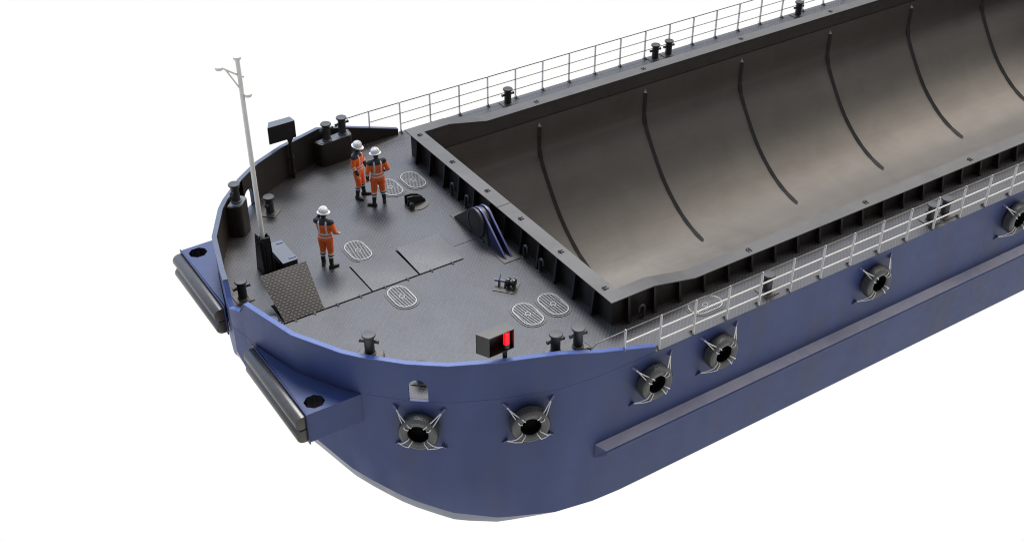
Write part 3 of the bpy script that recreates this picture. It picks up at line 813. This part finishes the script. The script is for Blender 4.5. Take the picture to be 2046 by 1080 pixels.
sidelight(1, 'closed-backed dark light box on a post clamped to the far bulwark', 'greenlamp')

# ------------------------------------------------------------------ drum guard by the front coaming
gd = thing('drum_guard', 'black wedge-shaped drum cover with two sloping blue straps at the front coaming', 'drum guard', (-0.55, 0, 0))
g = MB(); g.box((-0.28, -1.46, 0.004), (0.26, 1.53, 0.02)); g.build('base_plate', M['greysteel'], gd, bevel=0.004)
def tang(c, r, p, side):
    d = Vector(p) - Vector(c); a = math.atan2(d.y, d.x); b__ = math.acos(r / d.length); return a + side * b__
def wedge(c, r, pl, pr_, full=True, n=16):
    # outline from pl (low end, +y) over the circle to pr_ (low end, -y); (y, z) plane
    a0 = tang(c, r, pl, 1); a1 = tang(c, r, pr_, -1)
    a1 = a1 if a1 > a0 else a1 + 2 * PI
    return [pl] + [(c[0] + r * math.cos(a0 + (a1 - a0) * i / n), c[1] + r * math.sin(a0 + (a1 - a0) * i / n)) for i in range(n + 1)] + [pr_]
cc = (0.12, 0.50); rr_ = 0.43
w1 = wedge(cc, rr_, (1.37, 0.03), (-1.30, 0.03))
for x in (-0.155, 0.045):
    q = wedge((cc[0] - 0.04, cc[1] + 0.02), rr_ + 0.02, (1.10, 0.03), (-1.30, 0.03)); q = q + [(-1.30, 0.022), (1.1, 0.022)]
    m_ = MB(); m_.prism([(x, y, z) for y, z in q], (0.055, 0, 0)); m_.m[0] = m_.m[1] = 1; o = m_.build('strap_plate', [M['bluesteel'], M['shadedblue']], gd, smooth=30, bevel=0.008)  # plate sides take the shaded blue, edges the lit blue
# black cover in front: covers the far half plus the round end
half = [(1.37, 0.03)]
a0 = tang(cc, rr_, (1.37, 0.03), 1)
a_end = 2 * PI - 1.9 + 0
arc = [a0 + (1.5 * PI + 0.15 - a0) * i / 22 for i in range(23)]
# from the tangent point over the top and round the -y side to the bottom
half += [(cc[0] + rr_ * math.cos(a), cc[1] + rr_ * math.sin(a)) for a in arc]
half += [(0.45, 0.03)]
c1 = MB(); c1.prism([(-0.25, y, z) for y, z in half], (0.09, 0, 0)); c1.build('side_cover', M['black'], gd, smooth=30, bevel=0.02)
rn = MB(); rn.lathe([(rr_ - 0.05, 0), (rr_ - 0.02, 0.0), (rr_ + 0.012, 0.012), (rr_ + 0.012, 0.075), (rr_ - 0.05, 0.075)], (-0.262, cc[0], cc[1]), n=40, axis=(1, 0, 0), closed=True); rn.build('drum_rim', M['iron'], gd, smooth=30)
c2 = MB(); c2.prism([(-0.20, y, z) for y, z in wedge(cc, rr_ - 0.02, (1.30, 0.03), (-0.5, 0.03))], (0.36, 0, 0)); c2.build('drum_core', M['greysteel'], gd, smooth=30)
ax = MB(); ax.cyl((-0.26, 0.45, 0.06), (0.14, 0.45, 0.06), 0.05, n=12); ax.cyl((-0.22, 0.15, 0.035), (-0.22, -0.25, 0.035), 0.03, n=10); ax.build('drum_pin', M['soot'], gd, smooth=40)

# ------------------------------------------------------------------ two small deck fittings
fl = thing('rope_lead', 'black rope lead of two curved plates beside the far grates', 'rope lead', (-1.38, 2.62, 0))
p = MB(); p.prism([(0.42 * math.cos(a) * (1.0 if math.cos(a) > 0 else 0.75), 0.36 * math.sin(a), 0.004) for a in [2 * PI * i / 24 for i in range(24)]], (0, 0, 0.014)); p.build('base_plate', M['greysteel'], fl, smooth=30)
for k, (off, h) in enumerate(((-0.02, 0.30), (0.14, 0.30))):
    q = MB(); pf = [(-0.26, 0.02), (0.36, 0.02), (0.33, 0.10), (0.16, 0.24), (-0.08, h + 0.02), (-0.26, h + 0.03)]
    q.prism([(x, off, z) for x, z in pf], (0, 0.045, 0)); q.build('curved_plate', M['soot'], fl, bevel=0.01)
q = MB(); q.box((-0.20, 0.025, 0.02), (0.22, 0.14, 0.17)); q.build('spacer', M['void'], fl)
q = MB(); q.prism([(-0.28, -0.22, 0.02), (-0.14, -0.22, 0.02), (-0.14, -0.22, 0.18), (-0.21, -0.22, 0.23), (-0.28, -0.22, 0.18)], (0, 0.06, 0)); q.cyl((-0.21, -0.26, 0.15), (-0.21, 0.0, 0.15), 0.032, n=12); q.cyl((-0.21, -0.06, 0.17), (-0.21, -0.03, 0.17), 0.07, n=14); q.build('pin_lug', M['iron'], fl, smooth=35)

sr = thing('shaft_roller', 'small black roller with a blue shaft on a rounded plate', 'roller', (-1.37, -2.40, 0), math.radians(-50))
p = MB(); p.prism([(0.37 * max(-0.85, min(0.85, 1.25 * math.cos(a))), 0.34 * max(-0.8, min(0.8, 1.25 * math.sin(a))), 0.004) for a in [2 * PI * i / 32 for i in range(32)]], (0, 0, 0.014)); p.build('base_plate', M['greysteel'], sr, smooth=30)
q = MB(); q.cyl((-0.34, 0, 0.17), (0.22, 0, 0.17), 0.032, n=12); q.build('shaft', M['bluesteel'], sr, smooth=40)
for x, r in ((0.06, 0.13), (0.22, 0.13)):
    q = MB(); q.lathe([(0.04, -0.045), (r - 0.02, -0.045), (r, -0.03), (r, 0.03), (r - 0.02, 0.045), (0.04, 0.045)], (x, 0, 0.17), n=20, axis=(1, 0, 0)); q.build('drum', M['soot'], sr, smooth=40)
q = MB(); q.lathe([(0.03, -0.05), (0.085, -0.05), (0.085, 0.05), (0.03, 0.05)], (0.14, 0, 0.17), n=16, axis=(1, 0, 0)); q.build('hub', M['iron'], sr, smooth=40)
for x in (-0.22, -0.04):
    q = MB(); q.prism([(x, -0.10, 0.018), (x, 0.10, 0.018), (x, 0.04, 0.22), (x, -0.04, 0.22)], (0.025, 0, 0)); q.build('bearing_plate', M['iron'], sr, bevel=0.004)
q = MB(); q.cyl((-0.20, 0.02, 0.17), (-0.18, 0.05, 0.36), 0.016, 0.006, n=8); q.build('lever', M['soot'], sr, smooth=40)

# ------------------------------------------------------------------ tyre fenders
def make_tyre(label):
    t = thing('tyre_fender', label, 'tyre', group='tyre fenders lashed along the near side')
    # local: +y points away from the hull, hull skin at y = 0
    R = 0.49; w0, w1 = 0.02, 0.34; r_in = 0.265
    ty = MB()
    prof = [(r_in, w0 + 0.04), (r_in + 0.03, w0 + 0.01), (R - 0.09, w0), (R - 0.03, w0 + 0.02), (R - 0.004, w0 + 0.06), (R, w0 + 0.10), (R, w1 - 0.10), (R - 0.004, w1 - 0.06), (R - 0.03, w1 - 0.02),
            (R - 0.07, w1 - 0.002), (R - 0.085, w1 + 0.004), (R - 0.10, w1 - 0.002), (R - 0.15, w1 - 0.004), (r_in + 0.03, w1 - 0.012), (r_in, w1 - 0.04), (r_in - 0.012, w1 - 0.07), (r_in + 0.05, w1 - 0.10), (r_in + 0.10, (w0 + w1) / 2), (r_in + 0.05, w0 + 0.09)]
    ty.lathe(prof, n=48, axis=(0, 1, 0), closed=True)
    ty.build('tyre', M['sidewall'], t, smooth=40); lin = MB(); lin.lathe([(r_in - 0.018, w0 + 0.0), (r_in - 0.018, w1 - 0.045)], n=40, axis=(0, 1, 0)); lin.f = lin.f[:-2]; lin.m = lin.m[:-2]; lin.build('hole_shade_liner', M['void'], t, smooth=40)  # black liner added to paint the inside of the hole as shade
    tr = MB(); nb = 40
    for i in range(nb):
        a = 2 * PI * i / nb
        for j in range(5):
            y0 = w0 + 0.05 + j * 0.048; a2 = a + (0.03 if j % 2 else -0.03)
            Rm = Matrix.Rotation(a2, 4, 'Y') @ Matrix.Translation((0, y0 + 0.018, R)) @ Matrix.Rotation(0.5 if j % 2 else -0.5, 4, 'Z')
            tr.box((-0.026, -0.014, -0.012), (0.026, 0.014, 0.011 if 0 < j < 4 else 0.004), 0, Rm)
    tr.build('tread', M['rubber'], t)
    dk_ = MB(); dk_.cyl((0, 0.004, 0), (0, 0.10, 0), r_in - 0.02, n=28); dk_.build('hole_shade_disc', M['void'], t)  # black disc added behind the hole, standing for its shade
    for sx in (-1, 1):
        for sz in (-1, 1):
            L = Vector((sx * 0.65, 0, sz * 0.65)); d = Vector((-sx, 0, -sz)).normalized(); n_ = Vector((0, 1, 0)); c_ = d.cross(n_)
            lg = MB(); base = [L - d * 0.0 + c_ * 0.03, L - c_ * 0.03, L + d * 0.17 - c_ * 0.03, L + d * 0.17 + c_ * 0.03]
            top = [L + d * 0.02 + c_ * 0.028 + n_ * 0.02, L + d * 0.02 - c_ * 0.028 + n_ * 0.02, L + d * 0.17 - c_ * 0.024 + n_ * 0.085, L + d * 0.17 + c_ * 0.024 + n_ * 0.085]
            lg.add(base + top, [(3, 2, 1, 0), (4, 5, 6, 7), (0, 1, 5, 4), (1, 2, 6, 5), (2, 3, 7, 6), (3, 0, 4, 7)]); lg.build('lug', M['bluesteel'] if sz > 0 else M['hull'], t)
            rp = MB()
            for e in (-1, 1):
                p0 = L + d * 0.15 + n_ * 0.07 + c_ * e * 0.01
                ang = math.atan2(sz, sx) + e * 0.20 * sx * sz
                dirv = Vector((math.cos(ang), 0, math.sin(ang)))
                p2 = dirv * (r_in + 0.10) + n_ * (w1 + 0.022); p3 = dirv * (r_in + 0.02) + n_ * (w1 + 0.004); p4 = dirv * (r_in + 0.006) + n_ * (w1 - 0.05)
                if sz < 0: p2 = dirv * (R - 0.06) + n_ * (w1 + 0.016) + Vector((sx * 0.01, 0, -0.03))
                mid = (p0 + p2) / 2 + Vector((0, 0, -0.012)) + n_ * 0.012
                rp.tube([p0, mid, p2, p3, p4], 0.0145, 7)
            rp.build('rope', M['rope'], t, smooth=60)
    return t
def place_t(i, x, y, ang):
    pass
T0 = make_tyre('first tyre fender from the bow, hanging below the arched freeing port')
T0.location = (-5.665, -5.17, -0.82); T0.rotation_euler.z = PI + math.atan2(-(5.56 - 4.70), 1.01)
GT = 'tyre fenders lashed along the near side'
dup(T0, 'second tyre fender from the bow, on the curve below the red lamp box', (-3.32, -6.405, -0.80), PI + math.atan2(-0.44, 1.24), GT)
dup(T0, 'third tyre fender from the bow, below the end of the bulwark', (0.18, -6.80, -0.82), PI, GT)
dup(T0, 'fourth tyre fender from the bow, first one clear of the bulwark', (2.40, -6.80, -0.82), PI, GT)
dup(T0, 'fifth tyre fender from the bow, midway along the straight side', (8.18, -6.80, -0.82), PI, GT)
dup(T0, 'tyre fender cut by the right edge of the picture', (14.25, -6.80, -0.82), PI, GT)

# ------------------------------------------------------------------ people
def seg_dist(p, a, b__):
    ab = b__ - a; t = max(0.0, min(1.0, (p - a).dot(ab) / ab.length_squared)); return (p - (a + ab * t)).length, t

def person(label, loc, rotz, pose):
    root = thing('person', label, 'person', loc, rotz, None)
    V = Vector
    hipz = 0.90
    sh = 1.42
    mb = MB()
    caps = []
    def limb(a, b__, r0, r1, tag): a, b__ = V(a), V(b__); mb.cone_sphere(a, b__, r0, r1); caps.append((a, b__, r0, r1, tag))
    # torso: lofted ellipses
    rings = [(0.80, 0.110, 0.170, 0.0), (0.88, 0.130, 0.192, -0.005), (0.98, 0.126, 0.184, 0.0), (1.08, 0.124, 0.180, 0.005), (1.20, 0.135, 0.198, 0.008), (1.32, 0.140, 0.218, 0.0), (1.40, 0.122, 0.215, -0.008), (1.455, 0.085, 0.160, -0.012), (1.49, 0.062, 0.08, -0.010)]
    n = 24; vs = []; fs = []
    for z, rx, ry, ox in rings:
        for i in range(n):
            t = 2 * PI * i / n; vs.append((ox + rx * math.cos(t), ry * math.sin(t), z))
    for j in range(len(rings) - 1):
        for i in range(n): fs.append((j * n + i, j * n + (i + 1) % n, (j + 1) * n + (i + 1) % n, (j + 1) * n + i))
    fs += [tuple(range(n))[::-1], tuple(range((len(rings) - 1) * n, len(rings) * n))]
    mb.add(vs, fs)
    caps.append((V((0, 0, 0.85)), V((0, 0, 1.42)), 0.16, 0.19, 'torso'))
    # neck and head
    hd = Matrix.Rotation(pose.get('yaw', 0), 4, 'Z') @ Matrix.Rotation(pose.get('nod', 0), 4, 'Y')
    hc = V((0.02, 0, 1.63))
    limb((-0.01, 0, 1.46), (0.005, 0, 1.56), 0.058, 0.055, 'neck')
    mb.ball(hc, (0.098, 0.078, 0.118), 18); caps.append((hc, hc + V((0, 0, 0.001)), 0.10, 0.10, 'head'))
    H = lambda x, y, z: hc + (hd @ V((x, y, z)))
    mb.cone_sphere(H(0.05, 0, -0.085), H(0.055, 0, -0.075), 0.042, 0.045)       # jaw
    mb.cone_sphere(H(0.095, 0, 0.005), H(0.112, 0, -0.028), 0.012, 0.017, 8)    # nose
    for sy in (-1, 1): mb.ball(H(0.0, sy * 0.080, -0.01), (0.022, 0.012, 0.032), 10)
    for sy in (-1, 1): mb.ball(H(0.083, sy * 0.032, 0.022), (0.02, 0.022, 0.011), 8)
    # legs
    for sy, (kx, ky, fx, fy, toe) in ((1, pose['L']), (-1, pose['R'])):
        hip = V((0, sy * 0.09, 0.88)); kn = V((kx, ky, 0.49)); an = V((fx, fy, 0.10))
        limb(hip, kn, 0.115, 0.082, 'thigh'); limb(kn, kn * 0.5 + an * 0.5 + V((-0.012, 0, 0.04)), 0.082, 0.072, 'shin'); limb(kn * 0.5 + an * 0.5 + V((-0.012, 0, 0.04)), an, 0.066, 0.052, 'shin')
        td = V((math.cos(toe), math.sin(toe), 0))
        limb(an + V((0, 0, -0.045)) - td * 0.03, an + td * 0.175 + V((0, 0, -0.062)), 0.052, 0.037, 'boot')
        limb(an + V((0, 0, -0.058)) - td * 0.055, an + td * 0.10 + V((0, 0, -0.06)), 0.038, 0.040, 'boot')
    # arms
    for sy, (el, wr, hand) in ((1, pose['LA']), (-1, pose['RA'])):
        s0 = V((-0.01, sy * 0.195, 1.405)); el = V(el); wr = V(wr)
        limb(s0, el, 0.080, 0.060, 'upper'); limb(el, wr, 0.060, 0.046, 'fore')
        hdv = V(hand).normalized(); side = hdv.cross(V((0, 0, 1)) if abs(hdv.z) < 0.8 else V((1, 0, 0))).normalized(); nrm = side.cross(hdv)
        pc = wr + hdv * 0.05
        limb(wr, wr + hdv * 0.085, 0.030, 0.036, 'hand')
        for k in range(4):
            b0 = wr + hdv * 0.085 + side * (0.024 * (k - 1.5)); ln = (0.062, 0.074, 0.070, 0.054)[k]
            m1 = b0 + hdv * ln * 0.55 + nrm * 0.006; e1 = m1 + (hdv * 0.8 + nrm * 0.6).normalized() * ln * 0.5
            limb(b0, m1, 0.0125, 0.011, 'hand'); limb(m1, e1, 0.011, 0.0095, 'hand')
        tb0 = wr + hdv * 0.03 + side * 0.03; tb1 = tb0 + (hdv * 0.6 + side * 0.7).normalized() * 0.045; limb(tb0, tb1, 0.015, 0.0125, 'hand'); limb(tb1, tb1 + (hdv * 0.9 + side * 0.2).normalized() * 0.035, 0.0125, 0.010, 'hand')
    tmp = mb.build('person_shape', M['orange'])
    rm = tmp.modifiers.new('r', 'REMESH'); rm.mode = 'VOXEL'; rm.voxel_size = 0.0105; rm.use_smooth_shade = True
    smo = tmp.modifiers.new('s', 'SMOOTH'); smo.iterations = 3; smo.factor = 0.5
    dg = bpy.context.evaluated_depsgraph_get(); dg.update()
    me = bpy.data.meshes.new_from_object(tmp.evaluated_get(dg))
    bpy.data.objects.remove(tmp, do_unlink=True)
    me.name = 'body'
    me.materials.clear()
    for k in ('orange', 'navy', 'stripe', 'skin', 'boot', 'hair'): me.materials.append(M[k])
    for pl in me.polygons:
        c = pl.center; best = None
        for a, b__, r0, r1, tag in caps:
            d, t = seg_dist(c, a, b__); d -= r0 + (r1 - r0) * t
            if tag == 'torso': d = abs(d) * 0.8 if abs(c.y) < 0.225 and 0.78 < c.z < 1.5 and abs(c.x) < 0.15 else d
            if best is None or d < best[0]: best = (d, t, tag)
        d, t, tag = best; mi = 0
        if tag == 'torso':
            ay = abs(c.y)
            if c.z > 1.475: mi = 1
            elif 1.36 < c.z: mi = 1
            if 0.075 < ay < 0.118 and 1.06 < c.z < 1.50: mi = 2
            if 1.045 < c.z < 1.085 or 0.955 < c.z < 0.995: mi = 2
        elif tag == 'neck': mi = 3 if c.z > 1.50 else 1
        elif tag == 'head':
            q = hd.inverted() @ (c - hc)
            mi = 5 if (q.x < -0.015 and q.z > -0.06) or q.z > 0.06 else 3
        elif tag == 'thigh' or tag == 'shin':
            if 0.40 < c.z < 0.44 or 0.32 < c.z < 0.36: mi = 2
            elif c.z < 0.40: mi = 1 if c.z > 0.30 else 4
        elif tag == 'boot': mi = 4
        elif tag == 'upper':
            mi = 1 if t < 0.18 and c.z > 1.36 else 0
        elif tag == 'fore':
            mi = 2 if 0.02 < t < 0.16 or 0.28 < t < 0.42 else (1 if t > 0.42 else 0)
        elif tag == 'hand': mi = 3
        pl.material_index = mi
    body = bpy.data.objects.new('body', me); COL.objects.link(body); body.parent = root
    # helmet
    hm = MB(); prof = [(0.138, 0.0), (0.136, 0.03), (0.130, 0.065), (0.112, 0.105), (0.080, 0.135), (0.040, 0.150), (0.0, 0.153)]
    hm.lathe(prof, n=28)
    hv = []
    nb = 28
    for rr0, z in ((0.130, 0.004), (0.172, -0.012), (0.172, -0.004), (0.132, 0.014)):
        for i in range(nb):
            t = 2 * PI * i / nb; e = rr0 + (0.035 * max(0, math.cos(t)) ** 2 if rr0 > 0.15 else 0)
            hv.append((e * math.cos(t), e * math.sin(t) * 0.93, z - (0.010 * max(0, math.cos(t)) if rr0 > 0.15 else 0)))
    hf = []
    for j in range(4):
        for i in range(nb): hf.append((j * nb + i, j * nb + (i + 1) % nb, ((j + 1) % 4) * nb + (i + 1) % nb, ((j + 1) % 4) * nb + i))
    hm.add(hv, hf)
    hm.tube([(0.137 * math.cos(a), 0, 0.02 + 0.137 * math.sin(a)) for a in [0.15 + (PI - 0.3) * i / 14 for i in range(15)]], 0.014, 8)
    for sy in (-1, 1): hm.tube([(0.125 * math.cos(a), sy * 0.045, 0.02 + 0.128 * math.sin(a)) for a in [0.25 + (PI - 0.5) * i / 14 for i in range(15)]], 0.009, 8)
    ho_ = hm.build('helmet', M['helmet'], root, smooth=50)
    ho_.location = hc + (hd @ V((0.0, 0, 0.045))); ho_.rotation_euler = (hd @ Matrix.Rotation(0.05, 4, 'Y')).to_euler()
    ho_.scale = (0.93, 0.93, 1.0); root.scale = (1.08, 1.08, 1.05)
    return root

person('lone worker in orange overalls and white helmet raising one hand to the ear', (-4.98, 1.14, 0.0), math.radians(42),
       {'yaw': math.radians(-32), 'nod': 0.10,
        'L': (0.04, 0.11, 0.02, 0.13, 0.2), 'R': (0.03, -0.10, -0.06, -0.13, -0.75),
        'LA': ((0.20, 0.30, 1.22), (0.14, 0.15, 1.50), (0.0, -0.3, 0.9)),
        'RA': ((-0.05, -0.30, 1.15), (0.12, -0.27, 1.01), (0.75, -0.10, -0.5))})
person('worker in orange overalls standing nearest the far pedestal, arms hanging, facing right', (-2.56, 3.90, 0.0), math.radians(-50),
       {'yaw': math.radians(8), 'nod': 0.22,
        'L': (0.05, 0.11, 0.06, 0.15, 0.35), 'R': (0.04, -0.10, -0.02, -0.12, -0.25),
        'LA': ((0.03, 0.27, 1.15), (0.14, 0.23, 0.93), (0.3, 0, -1)),
        'RA': ((-0.02, -0.26, 1.13), (0.10, -0.25, 0.90), (0.3, 0.05, -1))})
person('worker in orange overalls with back turned and one elbow bent, beside the far grates', (-2.28, 3.20, 0.0), math.radians(80),
       {'yaw': math.radians(35), 'nod': 0.10,
        'L': (0.03, 0.11, -0.03, 0.15, 0.95), 'R': (0.03, -0.12, 0.06, -0.17, -0.2),
        'LA': ((-0.03, 0.28, 1.13), (0.05, 0.27, 0.88), (0.2, 0, -1)),
        'RA': ((-0.06, -0.29, 1.15), (0.11, -0.22, 1.00), (0.7, 0.5, -0.35))})

# ------------------------------------------------------------------ light: white studio surround below, soft sky above
w = bpy.data.worlds.new('World'); scene.world = w; w.use_nodes = True
nt = w.node_tree; bg = nt.nodes['Background']
tc = nt.nodes.new('ShaderNodeTexCoord')
nrm = nt.nodes.new('ShaderNodeVectorMath'); nrm.operation = 'NORMALIZE'; nt.links.new(tc.outputs['Generated'], nrm.inputs[0])
sep = nt.nodes.new('ShaderNodeSeparateXYZ'); nt.links.new(nrm.outputs[0], sep.inputs[0])
def lobe(d, k, col, strength):
    d = Vector(d).normalized()
    dp_ = nt.nodes.new('ShaderNodeVectorMath'); dp_.operation = 'DOT_PRODUCT'; nt.links.new(nrm.outputs[0], dp_.inputs[0]); dp_.inputs[1].default_value = d
    e = math_(nt, 'EXPONENT', math_(nt, 'MULTIPLY', math_(nt, 'SUBTRACT', dp_.outputs['Value'], 1.0), k))
    sc = nt.nodes.new('ShaderNodeVectorMath'); sc.operation = 'SCALE'; sc.inputs[0].default_value = [c * strength for c in col]
    nt.links.new(e, sc.inputs['Scale']); return sc.outputs[0]
def addv(a, b__):
    n = nt.nodes.new('ShaderNodeVectorMath'); n.operation = 'ADD'; nt.links.new(a, n.inputs[0]); nt.links.new(b__, n.inputs[1]); return n.outputs[0]
up = lobe((0, 0, 1), 0.0, (0.185, 0.192, 0.21), 1.0)
up = addv(up, lobe((-0.30, 0.85, 0.45), 4.0, (0.46, 0.66, 1.0), 2.1))
up = addv(up, lobe((0.35, -0.80, 0.48), 3.0, (1.0, 0.98, 0.97), 0.14))
up = addv(up, lobe((0.50, 0.50, 0.70), 8.0, (0.92, 0.96, 1.0), 1.0))
up = addv(up, lobe((0.80, 0.02, 0.62), 16.0, (1.0, 0.92, 0.80), 4.6))
mr = nt.nodes.new('ShaderNodeMapRange'); mr.interpolation_type = 'SMOOTHSTEP'
mr.inputs[1].default_value = -0.16; mr.inputs[2].default_value = 0.05
nt.links.new(sep.outputs[2], mr.inputs[0])
mx = nt.nodes.new('ShaderNodeMix'); mx.data_type = 'RGBA'; nt.links.new(mr.outputs[0], mx.inputs[0])
mx.inputs[6].default_value = (1, 1, 1, 1); nt.links.new(up, mx.inputs[7])
nt.links.new(mx.outputs[2], bg.inputs['Color']); bg.inputs['Strength'].default_value = 1.0

sl = bpy.data.lights.new('key_sun', 'SUN'); sl.energy = 2.8; sl.angle = math.radians(20); sl.color = (1.0, 0.98, 0.95)
so = bpy.data.objects.new('key_sun', sl); COL.objects.link(so)
sd = Vector((0.22, 0.47, 0.85)).normalized()
so.rotation_euler = sd.to_track_quat('Z', 'Y').to_euler()

# ------------------------------------------------------------------ camera
cam = bpy.data.cameras.new('camera'); co_ = bpy.data.objects.new('camera', cam); COL.objects.link(co_)
yaw, pitch, roll, foc = 0.99547, 0.61488, -0.0015, 2463.87
Fh = Vector((math.cos(yaw), math.sin(yaw), 0)); Rv = Vector((math.sin(yaw), -math.cos(yaw), 0))
F = Fh * math.cos(pitch) + Vector((0, 0, -math.sin(pitch))); U = Rv.cross(F)
R2 = Rv * math.cos(roll) + U * math.sin(roll); U2 = U * math.cos(roll) - Rv * math.sin(roll)
mtx = Matrix(((R2.x, U2.x, -F.x, -15.9673), (R2.y, U2.y, -F.y, -25.18606), (R2.z, U2.z, -F.z, 19.65537), (0, 0, 0, 1)))
co_.matrix_world = mtx
cam.sensor_width = 36; cam.lens = foc / 2046 * 36; cam.clip_end = 500; cam.clip_start = 0.1
scene.camera = co_
scene.view_settings.view_transform = 'Standard'; scene.view_settings.look = 'None'; scene.view_settings.exposure = 0; scene.view_settings.gamma = 1
scene.render.film_transparent = False
scene.cycles.filter_width = 1.1
